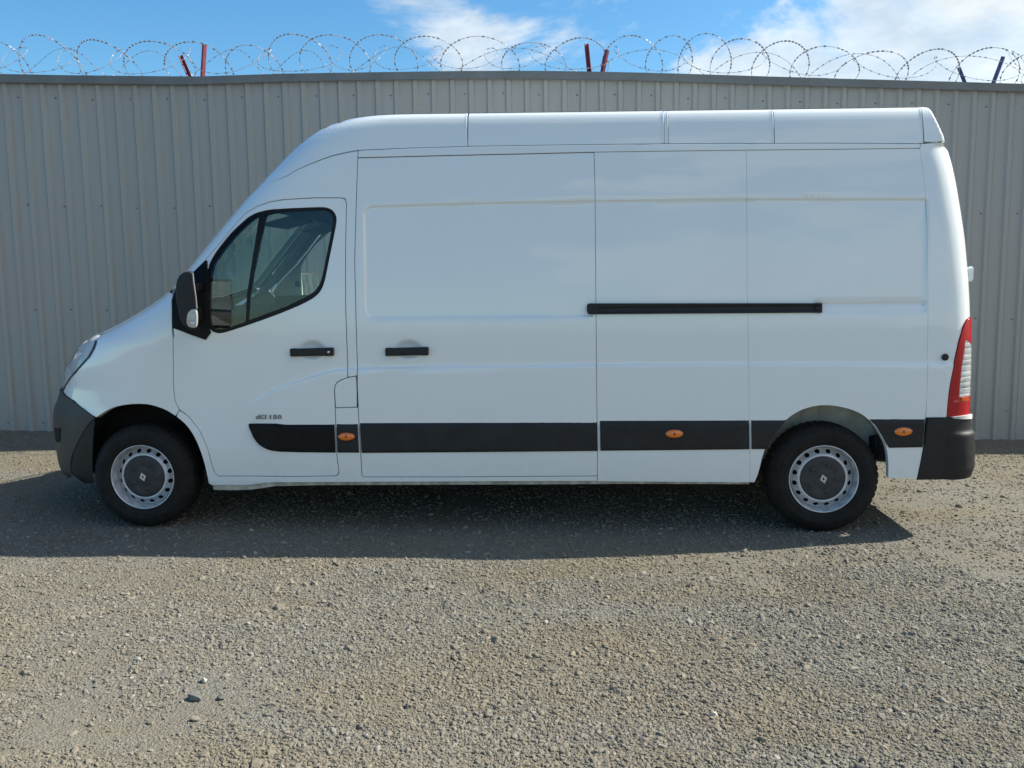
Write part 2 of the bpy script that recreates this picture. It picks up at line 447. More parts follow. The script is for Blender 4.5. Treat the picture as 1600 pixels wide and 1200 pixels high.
# ================================================================== the van
# van frame: x from the front axle towards the rear, y = 0 on the centre line (near side negative), z up
VX0 = -2.807; VMID = 2.166
van = empty('panel_van', (VX0+VMID, 1.02, 0))
tag(van, 'white long high roof panel van with black side strips parked on gravel', 'van')
def pch(xs, ys):
    xs = np.array(xs, float); ys = np.array(ys, float)
    h = np.diff(xs); d = np.diff(ys)/h
    m = np.zeros(len(xs)); m[0] = d[0]; m[-1] = d[-1]
    for i in range(1, len(xs)-1):
        if d[i-1]*d[i] > 0:
            w1 = 2*h[i]+h[i-1]; w2 = h[i]+2*h[i-1]; m[i] = (w1+w2)/(w1/d[i-1]+w2/d[i])
    def f(x):
        x = np.clip(np.asarray(x, float), xs[0], xs[-1])
        i = np.clip(np.searchsorted(xs, x)-1, 0, len(h)-1)
        t = (x-xs[i])/h[i]
        return ys[i]*(1+2*t)*(1-t)**2+m[i]*h[i]*t*(1-t)**2+ys[i+1]*t*t*(3-2*t)+m[i+1]*h[i]*t*t*(t-1)
    return f
# body: horizontal sections, half width Wf, nose position XF, nose length Af and squareness Nf, tail position XR
Wf = pch([.2, .35, .55, 1.15, 1.5, 1.9, 2.2, 2.38, 2.48, 2.54, 2.575, 2.597, 2.61], [.985, 1.005, 1.02, 1.02, 1.008, .978, .945, .918, .898, .882, .866, .845, .80])
Af = pch([.2, .9, 1.15, 1.45, 2.61], [.95, .95, .85, .62, .62])
Nf = pch([.2, .9, 1.15, 1.5, 2.61], [2.35, 2.4, 2.8, 3.4, 3.2])
XFf = pch([0.2, 0.26, 0.32, 0.4, 0.5, 0.62, 0.72, 0.8, 0.88, 0.96, 1.04, 1.12, 1.2, 1.3, 1.4, 1.52, 1.66, 1.8, 1.95, 2.1, 2.22, 2.32, 2.4, 2.47, 2.53, 2.57, 2.595, 2.61], [-0.854, -0.853, -0.905, -0.916, -0.919, -0.923, -0.913, -0.876, -0.848, -0.823, -0.774, -0.702, -0.612, -0.362, -0.146, 0.047, 0.184, 0.31, 0.447, 0.587, 0.702, 0.803, 0.888, 0.972, 1.057, 1.143, 1.222, 1.257])
XRf = pch([0.22, 0.3, 0.45, 0.6, 0.8, 1.0, 1.2, 1.4, 1.6, 1.8, 2.0, 2.2, 2.29, 2.34, 2.37, 2.385, 2.4, 2.45, 2.5, 2.55, 2.585, 2.61], [5.24, 5.232, 5.22, 5.212, 5.206, 5.204, 5.196, 5.187, 5.17, 5.15, 5.121, 5.088, 5.068, 5.052, 5.017, 5.022, 5.016, 4.995, 4.974, 4.953, 4.938, 4.926])
ARf = pch([.2, 2.33, 2.42, 2.61], [.17, .17, .03, .02]); BRf = pch([.2, 2.33, 2.42, 2.61], [.13, .13, .06, .05])
def P(u, z):
    u = np.asarray(u, float); z = np.asarray(z, float)
    W = Wf(z); a = Af(z); n = Nf(z); xc = XFf(z)+a
    s = np.clip((xc-u)/a, 0, 1); th = s*np.pi/2
    sn = np.sin(th); cs = np.maximum(np.cos(th), 0); rad = (sn**n+cs**n)**(1/n); X = sn/rad; Y = cs/rad
    AR = ARf(z); BR = BRf(z); xe = XRf(z); xr = xe-AR
    q = np.clip((u-xr)/AR, 0, 1)*np.pi/2
    x = np.where(u < xc, xc-a*X, np.where(u > xr, xr+AR*np.sin(q), u))
    y = np.where(u < xc, -W*Y, np.where(u > xr, -W+BR*(1-np.cos(q))+np.clip(u-xe, 0, W-BR), -W))
    zz = z-.0125*(x-3)*np.clip((z-1.6)/.8, 0, 1)
    return np.stack([x, y, zz+0*x], -1)
def nrm(u, z, fn, e=8e-4):
    a = fn(u+e, z)-fn(u-e, z); b = fn(u, z+e)-fn(u, z-e)
    n = np.cross(a, b); return n/(np.linalg.norm(n, axis=-1, keepdims=True)+1e-12)
def su(s, z):
    """a point round the nose at fraction s (1 = centre line)"""
    n = float(Nf(z)); X = math.sin(s*math.pi/2)**(2/n); Y = math.cos(s*math.pi/2)**(2/n)
    return (float(XFf(z)+Af(z)*(1-math.atan2(X, Y)/(math.pi/2))), float(z))
T = {
    'light_edge': [(-0.085, 1.243), (-0.085, 1.223), (-0.093, 1.202), (-0.102, 1.182), (-0.113, 1.161), (-0.127, 1.14), (-0.141, 1.119), (-0.164, 1.096), (-0.188, 1.072), (-0.213, 1.047), (-0.24, 1.022), (-0.27, 0.995), (-0.304, 0.966), (-0.333, 0.939), (-0.367, 0.911), (-0.407, 0.872)],
    'bumper_top': [(-0.404, 0.864), (-0.285, 0.828), (-0.218, 0.778), (-0.165, 0.729)],
    'bumper_back': [(-0.199, 0.288), (-0.204, 0.377), (-0.197, 0.465), (-0.187, 0.573), (-0.179, 0.658), (-0.165, 0.729)],
    'bumper_low': [(-0.478, 0.314), (-0.432, 0.26), (-0.256, 0.276), (-0.2, 0.294)],
    'front_arch': [(-0.165, 0.729), (-0.093, 0.786), (-0.036, 0.812), (0.038, 0.825), (0.105, 0.817), (0.196, 0.787), (0.265, 0.742), (0.329, 0.688), (0.385, 0.597), (0.423, 0.475), (0.437, 0.381), (0.445, 0.295)],
    'fender_back': [(0.265, 0.746), (0.277, 0.767), (0.288, 0.787), (0.276, 0.814), (0.264, 0.841), (0.262, 0.871), (0.261, 0.901), (0.259, 0.931), (0.261, 0.962), (0.262, 0.993), (0.264, 1.023), (0.265, 1.054), (0.267, 1.085), (0.268, 1.115), (0.27, 1.148), (0.271, 1.18), (0.273, 1.212), (0.274, 1.245), (0.291, 1.277), (0.309, 1.309), (0.325, 1.341), (0.342, 1.373), (0.359, 1.405), (0.377, 1.437), (0.394, 1.466), (0.406, 1.496), (0.411, 1.524)],
    'door_front': [(0.411, 1.509), (0.398, 1.473), (0.378, 1.437), (0.36, 1.405), (0.343, 1.373), (0.326, 1.341), (0.309, 1.309), (0.291, 1.277), (0.274, 1.245), (0.273, 1.212), (0.271, 1.18), (0.27, 1.148), (0.268, 1.115), (0.267, 1.085), (0.265, 1.054), (0.264, 1.023), (0.262, 0.993), (0.261, 0.962), (0.259, 0.931), (0.261, 0.901), (0.262, 0.871), (0.264, 0.841), (0.276, 0.814), (0.288, 0.787), (0.308, 0.772), (0.328, 0.757), (0.347, 0.742), (0.365, 0.717), (0.383, 0.692), (0.401, 0.667), (0.418, 0.642), (0.428, 0.615), (0.439, 0.588), (0.449, 0.561), (0.459, 0.534), (0.466, 0.499), (0.473, 0.464), (0.479, 0.428), (0.485, 0.401), (0.491, 0.373), (0.512, 0.351)],
    'door_bottom': [(0.512, 0.351), (0.763, 0.352), (1.014, 0.353), (1.285, 0.358)],
    'door_back': [(1.285, 0.358), (1.304, 0.371), (1.308, 0.392), (1.306, 0.424), (1.303, 0.455), (1.302, 0.487), (1.301, 0.518), (1.3, 0.549), (1.3, 0.583), (1.301, 0.617), (1.301, 0.65), (1.301, 0.684), (1.302, 0.718), (1.302, 0.751), (1.302, 0.785), (1.302, 0.815), (1.302, 0.846), (1.301, 0.876), (1.301, 0.906), (1.306, 0.937), (1.321, 0.959), (1.352, 0.975), (1.371, 0.981), (1.389, 0.987), (1.389, 1.022), (1.389, 1.058), (1.389, 1.093), (1.388, 1.128), (1.389, 1.161), (1.389, 1.194), (1.388, 1.228), (1.388, 1.261), (1.388, 1.294), (1.388, 1.327), (1.387, 1.36), (1.387, 1.393), (1.387, 1.426), (1.387, 1.458), (1.388, 1.49), (1.389, 1.522), (1.389, 1.554), (1.389, 1.587), (1.39, 1.618), (1.39, 1.649), (1.391, 1.68), (1.391, 1.711), (1.392, 1.743), (1.393, 1.774), (1.394, 1.805), (1.395, 1.837), (1.396, 1.868), (1.397, 1.899), (1.398, 1.931), (1.399, 1.962), (1.4, 1.993), (1.401, 2.025), (1.401, 2.056), (1.393, 2.08), (1.369, 2.087)],
    'door_top': [(1.369, 2.087), (1.337, 2.087), (1.305, 2.087), (1.273, 2.088), (1.241, 2.088), (1.208, 2.089), (1.182, 2.087), (1.16, 2.086), (1.138, 2.085), (1.117, 2.083), (1.095, 2.082), (1.074, 2.081), (1.053, 2.076), (1.032, 2.072), (1.011, 2.068), (0.991, 2.059), (0.97, 2.051), (0.95, 2.042), (0.93, 2.03), (0.91, 2.018), (0.89, 2.006), (0.868, 1.984), (0.846, 1.963), (0.825, 1.941), (0.804, 1.918), (0.784, 1.895), (0.763, 1.872), (0.743, 1.849), (0.722, 1.827), (0.698, 1.801), (0.674, 1.776), (0.65, 1.75), (0.626, 1.724), (0.605, 1.704), (0.584, 1.684), (0.563, 1.663), (0.542, 1.643), (0.521, 1.623), (0.5, 1.602), (0.478, 1.581)],
    'flap': [(1.303, 0.906), (1.306, 0.937), (1.321, 0.959), (1.352, 0.975), (1.371, 0.982), (1.39, 0.989), (1.416, 0.993), (1.443, 0.997), (1.444, 0.962), (1.444, 0.926), (1.444, 0.895), (1.443, 0.863), (1.443, 0.832), (1.442, 0.8), (1.408, 0.8), (1.373, 0.799), (1.339, 0.798), (1.304, 0.797), (1.304, 0.824), (1.304, 0.852), (1.303, 0.879)],
    'slide': [(1.474, 2.325), (2.036, 2.333), (2.429, 2.337), (2.929, 2.343), (2.934, 2.104), (2.936, 1.719), (2.937, 1.41), (2.94, 0.94), (2.944, 0.54), (2.944, 0.362), (2.409, 0.357), (2.004, 0.353), (1.462, 0.352), (1.455, 0.363), (1.455, 0.518), (1.45, 0.723), (1.448, 0.926), (1.451, 1.047), (1.45, 1.347), (1.45, 1.544), (1.449, 1.711), (1.465, 2.093)],
    'gutter': [(1.136, 2.224), (1.19, 2.259), (1.243, 2.286), (1.304, 2.315), (1.364, 2.341), (1.421, 2.357), (1.478, 2.37), (1.798, 2.38), (2.154, 2.386), (2.741, 2.389), (3.358, 2.389), (4.24, 2.383), (4.859, 2.374)],
    'rail_low': [(1.474, 2.325), (2.036, 2.333), (2.429, 2.337), (2.929, 2.343), (3.358, 2.344), (3.837, 2.345), (4.239, 2.344), (4.848, 2.345)],
    'seam2': [(3.837, 2.343), (3.839, 2.093), (3.844, 1.516), (3.858, 0.935), (3.871, 0.54), (3.878, 0.328)],
    'seam3': [(4.848, 2.345), (4.864, 2.216), (4.878, 2.081), (4.888, 1.887), (4.894, 1.616), (4.901, 1.389), (4.907, 1.085), (4.909, 0.853), (4.907, 0.729)],
    'sill_low': [(0.445, 0.295), (0.462, 0.256), (0.584, 0.254), (0.707, 0.257), (0.797, 0.27), (0.878, 0.283), (1.205, 0.291), (2.489, 0.3), (3.208, 0.309), (3.902, 0.32)],
    'sill_dirt_top': [(0.465, 0.286), (0.711, 0.287), (0.8, 0.3), (0.881, 0.309), (1.207, 0.313), (2.489, 0.323), (3.208, 0.332), (3.901, 0.34)],
    'rear_arch': [(3.906, 0.322), (3.929, 0.384), (3.955, 0.52), (3.986, 0.588), (4.023, 0.647), (4.081, 0.715), (4.15, 0.767), (4.229, 0.797), (4.319, 0.808), (4.408, 0.796), (4.488, 0.773), (4.549, 0.741), (4.612, 0.678), (4.652, 0.615), (4.684, 0.554), (4.7, 0.471), (4.708, 0.355)],
    'quarter_low': [(4.708, 0.355), (4.877, 0.351)],
    'win_out': [(0.515, 1.309), (0.511, 1.324), (0.509, 1.345), (0.507, 1.374), (0.507, 1.409), (0.516, 1.431), (0.529, 1.452), (0.541, 1.472), (0.553, 1.492), (0.563, 1.511), (0.572, 1.53), (0.588, 1.565), (0.6, 1.598), (0.611, 1.626), (0.62, 1.65), (0.629, 1.67), (0.636, 1.686), (0.646, 1.705), (0.66, 1.727), (0.677, 1.751), (0.698, 1.778), (0.719, 1.803), (0.739, 1.826), (0.758, 1.848), (0.777, 1.868), (0.795, 1.887), (0.814, 1.905), (0.832, 1.922), (0.85, 1.938), (0.866, 1.952), (0.88, 1.964), (0.893, 1.975), (0.904, 1.983), (0.916, 1.99), (0.927, 1.997), (0.938, 2.002), (0.95, 2.007), (0.961, 2.01), (0.973, 2.014), (0.985, 2.017), (0.997, 2.019), (1.015, 2.022), (1.027, 2.022), (1.039, 2.023), (1.053, 2.024), (1.068, 2.025), (1.086, 2.026), (1.104, 2.027), (1.119, 2.027), (1.135, 2.028), (1.152, 2.029), (1.172, 2.029), (1.204, 2.03), (1.228, 2.03), (1.249, 2.03), (1.266, 2.029), (1.281, 2.026), (1.292, 2.022), (1.302, 2.018), (1.311, 2.012), (1.318, 2.005), (1.325, 1.997), (1.33, 1.988), (1.334, 1.979), (1.336, 1.969), (1.337, 1.959), (1.336, 1.944), (1.333, 1.926), (1.329, 1.904), (1.323, 1.878), (1.316, 1.845), (1.311, 1.825), (1.307, 1.806), (1.302, 1.783), (1.296, 1.76), (1.29, 1.734), (1.284, 1.707), (1.279, 1.686), (1.274, 1.664), (1.27, 1.647), (1.266, 1.63), (1.26, 1.605), (1.255, 1.588), (1.25, 1.573), (1.244, 1.558), (1.238, 1.545), (1.23, 1.532), (1.221, 1.52), (1.209, 1.508), (1.196, 1.497), (1.18, 1.486), (1.159, 1.474), (1.133, 1.461), (1.101, 1.446), (1.083, 1.438), (1.064, 1.431), (1.043, 1.422), (1.022, 1.414), (0.998, 1.405), (0.975, 1.396), (0.949, 1.387), (0.922, 1.377), (0.894, 1.368), (0.866, 1.358), (0.84, 1.349), (0.813, 1.341), (0.79, 1.333), (0.766, 1.325), (0.744, 1.318), (0.723, 1.311), (0.704, 1.306), (0.685, 1.3), (0.653, 1.29), (0.627, 1.283), (0.607, 1.278), (0.593, 1.275), (0.58, 1.274), (0.567, 1.274), (0.553, 1.277), (0.54, 1.281), (0.529, 1.288), (0.521, 1.297)],
    'glass_q': [(0.535, 1.308), (0.532, 1.32), (0.528, 1.331), (0.524, 1.342), (0.522, 1.356), (0.522, 1.373), (0.522, 1.389), (0.522, 1.406), (0.522, 1.423), (0.531, 1.44), (0.541, 1.457), (0.551, 1.473), (0.561, 1.49), (0.57, 1.507), (0.578, 1.523), (0.585, 1.539), (0.592, 1.555), (0.599, 1.571), (0.605, 1.587), (0.612, 1.603), (0.617, 1.618), (0.623, 1.634), (0.628, 1.647), (0.634, 1.659), (0.64, 1.67), (0.645, 1.682), (0.65, 1.693), (0.656, 1.705), (0.663, 1.717), (0.674, 1.729), (0.684, 1.742), (0.694, 1.754), (0.704, 1.766), (0.714, 1.779), (0.724, 1.791), (0.734, 1.804), (0.745, 1.816), (0.757, 1.829), (0.768, 1.841), (0.78, 1.854), (0.792, 1.867), (0.804, 1.879), (0.816, 1.891), (0.827, 1.902), (0.839, 1.913), (0.85, 1.923), (0.862, 1.934), (0.874, 1.945), (0.885, 1.954), (0.895, 1.962), (0.906, 1.97), (0.916, 1.978), (0.928, 1.984), (0.941, 1.988), (0.943, 1.982), (0.935, 1.966), (0.928, 1.949), (0.92, 1.933), (0.912, 1.916), (0.905, 1.9), (0.897, 1.883), (0.889, 1.867), (0.882, 1.851), (0.874, 1.834), (0.867, 1.818), (0.859, 1.801), (0.852, 1.785), (0.844, 1.769), (0.837, 1.753), (0.83, 1.737), (0.823, 1.721), (0.816, 1.705), (0.809, 1.69), (0.802, 1.674), (0.794, 1.658), (0.787, 1.642), (0.784, 1.626), (0.781, 1.611), (0.778, 1.595), (0.775, 1.578), (0.771, 1.562), (0.768, 1.546), (0.765, 1.529), (0.762, 1.513), (0.76, 1.496), (0.759, 1.48), (0.757, 1.464), (0.756, 1.448), (0.755, 1.431), (0.754, 1.415), (0.753, 1.399), (0.752, 1.382), (0.751, 1.366), (0.749, 1.349), (0.742, 1.339), (0.727, 1.334), (0.713, 1.33), (0.698, 1.325), (0.683, 1.32), (0.669, 1.316), (0.654, 1.311), (0.64, 1.306), (0.625, 1.303), (0.612, 1.301), (0.599, 1.298), (0.585, 1.296), (0.573, 1.296), (0.563, 1.298), (0.553, 1.3), (0.542, 1.302)],
    'glass_m': [(0.976, 1.997), (0.987, 1.999), (0.998, 2.002), (1.009, 2.004), (1.02, 2.006), (1.031, 2.006), (1.042, 2.007), (1.054, 2.007), (1.065, 2.008), (1.077, 2.009), (1.088, 2.009), (1.1, 2.01), (1.111, 2.01), (1.123, 2.011), (1.14, 2.012), (1.158, 2.012), (1.175, 2.013), (1.19, 2.013), (1.206, 2.013), (1.221, 2.014), (1.237, 2.014), (1.252, 2.014), (1.265, 2.013), (1.274, 2.01), (1.283, 2.007), (1.292, 2.005), (1.301, 1.997), (1.31, 1.983), (1.315, 1.972), (1.315, 1.964), (1.316, 1.955), (1.317, 1.946), (1.316, 1.934), (1.312, 1.917), (1.309, 1.901), (1.305, 1.884), (1.302, 1.868), (1.298, 1.851), (1.294, 1.835), (1.291, 1.82), (1.288, 1.805), (1.284, 1.79), (1.281, 1.775), (1.277, 1.76), (1.274, 1.745), (1.271, 1.73), (1.267, 1.715), (1.264, 1.7), (1.26, 1.685), (1.257, 1.67), (1.253, 1.655), (1.25, 1.64), (1.246, 1.625), (1.241, 1.611), (1.236, 1.597), (1.231, 1.582), (1.225, 1.569), (1.218, 1.558), (1.21, 1.548), (1.203, 1.537), (1.193, 1.527), (1.179, 1.518), (1.166, 1.51), (1.152, 1.501), (1.138, 1.493), (1.124, 1.486), (1.11, 1.48), (1.095, 1.473), (1.081, 1.467), (1.066, 1.46), (1.052, 1.454), (1.038, 1.447), (1.023, 1.44), (1.009, 1.434), (0.993, 1.427), (0.976, 1.422), (0.959, 1.416), (0.942, 1.41), (0.925, 1.404), (0.908, 1.399), (0.891, 1.393), (0.874, 1.387), (0.857, 1.381), (0.84, 1.375), (0.823, 1.369), (0.806, 1.364), (0.789, 1.358), (0.772, 1.352), (0.764, 1.356), (0.766, 1.371), (0.767, 1.386), (0.769, 1.401), (0.77, 1.415), (0.772, 1.43), (0.773, 1.445), (0.775, 1.46), (0.776, 1.474), (0.778, 1.489), (0.78, 1.504), (0.783, 1.52), (0.786, 1.535), (0.789, 1.551), (0.792, 1.566), (0.795, 1.582), (0.797, 1.597), (0.8, 1.612), (0.803, 1.627), (0.806, 1.642), (0.809, 1.657), (0.813, 1.671), (0.82, 1.685), (0.827, 1.7), (0.834, 1.714), (0.84, 1.728), (0.847, 1.742), (0.854, 1.757), (0.861, 1.771), (0.868, 1.786), (0.874, 1.8), (0.881, 1.814), (0.888, 1.829), (0.895, 1.843), (0.902, 1.857), (0.909, 1.872), (0.917, 1.886), (0.924, 1.901), (0.931, 1.915), (0.938, 1.93), (0.945, 1.944), (0.952, 1.959), (0.959, 1.974), (0.967, 1.988)],
    'tri': [(0.4, 1.477), (0.421, 1.507), (0.438, 1.537), (0.465, 1.562), (0.49, 1.587), (0.516, 1.611), (0.541, 1.635), (0.566, 1.657), (0.59, 1.679), (0.615, 1.701), (0.639, 1.723), (0.634, 1.697), (0.627, 1.671), (0.621, 1.645), (0.608, 1.612), (0.595, 1.577), (0.579, 1.542), (0.562, 1.508), (0.544, 1.475), (0.524, 1.442), (0.509, 1.409), (0.508, 1.376), (0.508, 1.343), (0.515, 1.314), (0.522, 1.285), (0.524, 1.275), (0.506, 1.253), (0.489, 1.231), (0.459, 1.241), (0.429, 1.252), (0.399, 1.262), (0.368, 1.274), (0.338, 1.286), (0.323, 1.298), (0.309, 1.309), (0.326, 1.343), (0.344, 1.377), (0.362, 1.41), (0.382, 1.444)],
    'rub1': [(0.745, 0.698), (1.034, 0.699), (1.295, 0.701), (1.296, 0.512), (1.067, 0.514), (0.934, 0.518), (0.93, 0.518), (0.921, 0.52), (0.908, 0.522), (0.89, 0.524), (0.874, 0.528), (0.858, 0.533), (0.844, 0.539), (0.83, 0.546), (0.818, 0.554), (0.806, 0.562), (0.797, 0.572), (0.788, 0.582), (0.781, 0.593), (0.774, 0.604), (0.767, 0.617), (0.762, 0.63), (0.757, 0.643), (0.752, 0.655), (0.748, 0.666), (0.744, 0.676), (0.742, 0.684), (0.74, 0.689), (0.739, 0.692)],
    'rub2': [(1.308, 0.702), (1.443, 0.703), (1.446, 0.512), (1.308, 0.512)],
    'rub3': [(1.457, 0.703), (2.013, 0.706), (2.415, 0.708), (2.942, 0.711), (2.946, 0.525), (2.412, 0.519), (2.009, 0.515), (1.463, 0.51)],
    'rub4': [(2.958, 0.713), (3.439, 0.718), (3.862, 0.723), (3.868, 0.536), (3.441, 0.53), (2.961, 0.525)],
    'rub5': [(3.876, 0.723), (4.094, 0.724), (4.042, 0.659), (3.997, 0.596), (3.968, 0.536), (3.881, 0.536)],
    'rub6': [(4.569, 0.726), (4.903, 0.729), (4.896, 0.548), (4.7, 0.544), (4.68, 0.572), (4.652, 0.623), (4.612, 0.686)],
    'amber1': [(1.37, 0.615)],
    'amber2': [(3.412, 0.632)],
    'amber3': [(4.777, 0.645)],
    'rear_bump_left': [(4.911, 0.729), (4.901, 0.552), (4.89, 0.453), (4.88, 0.335)],
    'rear_bump_low': [(4.88, 0.335), (4.986, 0.338), (5.085, 0.347)],
    'light_rear_left': [(5.099, 1.31), (5.082, 1.273), (5.064, 1.183), (5.051, 1.06), (5.04, 0.943), (5.032, 0.818), (5.029, 0.73)],
    'clear_left': [(5.097, 1.192), (5.084, 1.032), (5.08, 0.928), (5.079, 0.851)],
    'crease': [(0.728, 0.798), (0.771, 0.839), (0.877, 0.896), (1.003, 0.944), (1.169, 0.996), (1.293, 1.028), (1.395, 1.039), (1.619, 1.046), (2.419, 1.053), (3.203, 1.057), (4.351, 1.055), (5.023, 1.053)],
    'recess_top': [(1.557, 2.033), (2.271, 2.046), (2.93, 2.05), (3.835, 2.051), (4.882, 2.038)],
    'recess_bot': [(1.567, 1.359), (2.265, 1.354), (2.814, 1.353), (2.881, 1.38)],
    'recess_left': [(1.513, 1.986), (1.512, 1.425)],
    'rail': [(2.881, 1.426), (2.893, 1.434), (4.282, 1.419), (4.283, 1.363), (2.892, 1.368), (2.881, 1.38)],
    'groove': [(4.29, 1.426), (4.896, 1.42), (4.898, 1.363), (4.291, 1.365)],
    'hand1': [(1.034, 1.179), (1.307, 1.181), (1.305, 1.124), (1.031, 1.118)],
    'hand2': [(1.635, 1.178), (1.904, 1.178), (1.903, 1.124), (1.633, 1.12)],
    'cup1': [(1.083, 1.182), (1.108, 1.2), (1.145, 1.21), (1.186, 1.209), (1.214, 1.195), (1.23, 1.177)],
    'plug': [(5.007, 1.092)],
    'badge': [(0.786, 0.72), (0.964, 0.72), (0.966, 0.765)],
    'roofseam1': [(2.158, 2.386), (2.16, 2.5), (2.156, 2.603)],
    'roofseam2': [(3.366, 2.389), (3.36, 2.486), (3.358, 2.603)],
    'roofseam3': [(4.007, 2.384), (3.995, 2.498), (3.986, 2.591)],
    'roofseam4': [(4.893, 2.38), (4.882, 2.487), (4.872, 2.557)],
    'vent': [(-0.478, 0.622), (-0.385, 0.638), (-0.406, 0.54), (-0.469, 0.525)],
    'bumper_crease': [(-0.165, 0.729), (-0.21, 0.676), (-0.242, 0.614), (-0.282, 0.532), (-0.316, 0.461), (-0.341, 0.385), (-0.336, 0.327)],
    'bump_end': [(4.917, 0.723), (5.048, 0.724), (5.049, 0.65), (5.04, 0.604), (5.007, 0.572), (4.963, 0.556), (4.907, 0.552)],
    'hinge': [(5.119, 1.567)],
}
iv = lambda pts: (lambda x: np.interp(x, [p[0] for p in pts], [p[1] for p in pts]))
crease_z = iv(T['crease'])
rtop = iv(T['recess_top'])
def sig(x): return 1/(1+np.exp(-np.clip(x, -40, 40)))
def rr(u, z, u0, u1, z0, z1, r):
    cx = (u0+u1)/2; cz = (z0+z1)/2; dx = np.abs(u-cx)-(u1-u0)/2+r; dz = np.abs(z-cz)-(z1-z0)/2+r
    return np.hypot(np.maximum(dx, 0), np.maximum(dz, 0))+np.minimum(np.maximum(dx, dz), 0)-r
def feat_side(u, z):
    d = .011*sstep(.72, 1.0, u)*sstep(5.15, 5.0, u)*sig((crease_z(u)-z)/.0024)
    zt = rtop(u)
    rec = np.minimum(rr(u, z, 1.512, 3.6, 1.356+0*u, zt, .06)+np.where(u > 2.905, 1, 0), rr(u, z, 2.6, 4.885, 1.40+0*u, zt, .015)+np.where(u < 2.905, 1, 0))
    d = d - .011*sig(-rec/.0024)
    d = d - .010*sig(-rr(u, z, 4.24, 4.89, 1.366, 1.420, .012)/.003)
    for cx, cz in ((1.165, 1.165), (1.775, 1.165)):
        d = d - .022*np.exp(-(((u-cx)/.070)**2+((z-cz)/.050)**2)**2)
    return d
def inset_poly(p, w):
    p = np.array(p, float)
    if w == 0: return p
    area = np.sum(p[:, 0]*np.roll(p[:, 1], -1)-np.roll(p[:, 0], -1)*p[:, 1])
    e = np.roll(p, -1, 0)-p; L = np.linalg.norm(e, axis=1)+1e-9; e = e/L[:, None]
    n = np.stack([-e[:, 1], e[:, 0]], 1)*(1 if area > 0 else -1)
    m = n+np.roll(n, 1, 0); ml = (m*m).sum(1)
    m = m/np.maximum(ml, .5)[:, None]*2
    return p+m*w
def resample(p, step):
    out = []
    n = len(p)
    for i in range(n):
        a = np.array(p[i]); b = np.array(p[(i+1) % n]); k = max(1, int(math.ceil(np.linalg.norm(b-a)/step)))
        for j in range(k): out.append(a+(b-a)*j/k)
    return np.array(out)
def inside(pts, poly):
    x, y = pts[:, 0], pts[:, 1]; c = np.zeros(len(pts), bool); n = len(poly)
    for i in range(n):
        x0, y0 = poly[i]; x1, y1 = poly[(i+1) % n]
        if y0 == y1: continue
        k = ((y0 > y) != (y1 > y)) & (x < (x1-x0)*(y-y0)/(y1-y0)+x0)
        c ^= k
    return c
def smooth_poly(p, it=1, closed=False):
    """Chaikin on an open line, keeps the ends"""
    p = [tuple(q) for q in p]
    for _ in range(it):
        o = [p[0]]
        for i in range(len(p)-1):
            a, b = np.array(p[i]), np.array(p[i+1]); o += [tuple(a*.75+b*.25), tuple(a*.25+b*.75)]
        o.append(p[-1]); p = o
    return p
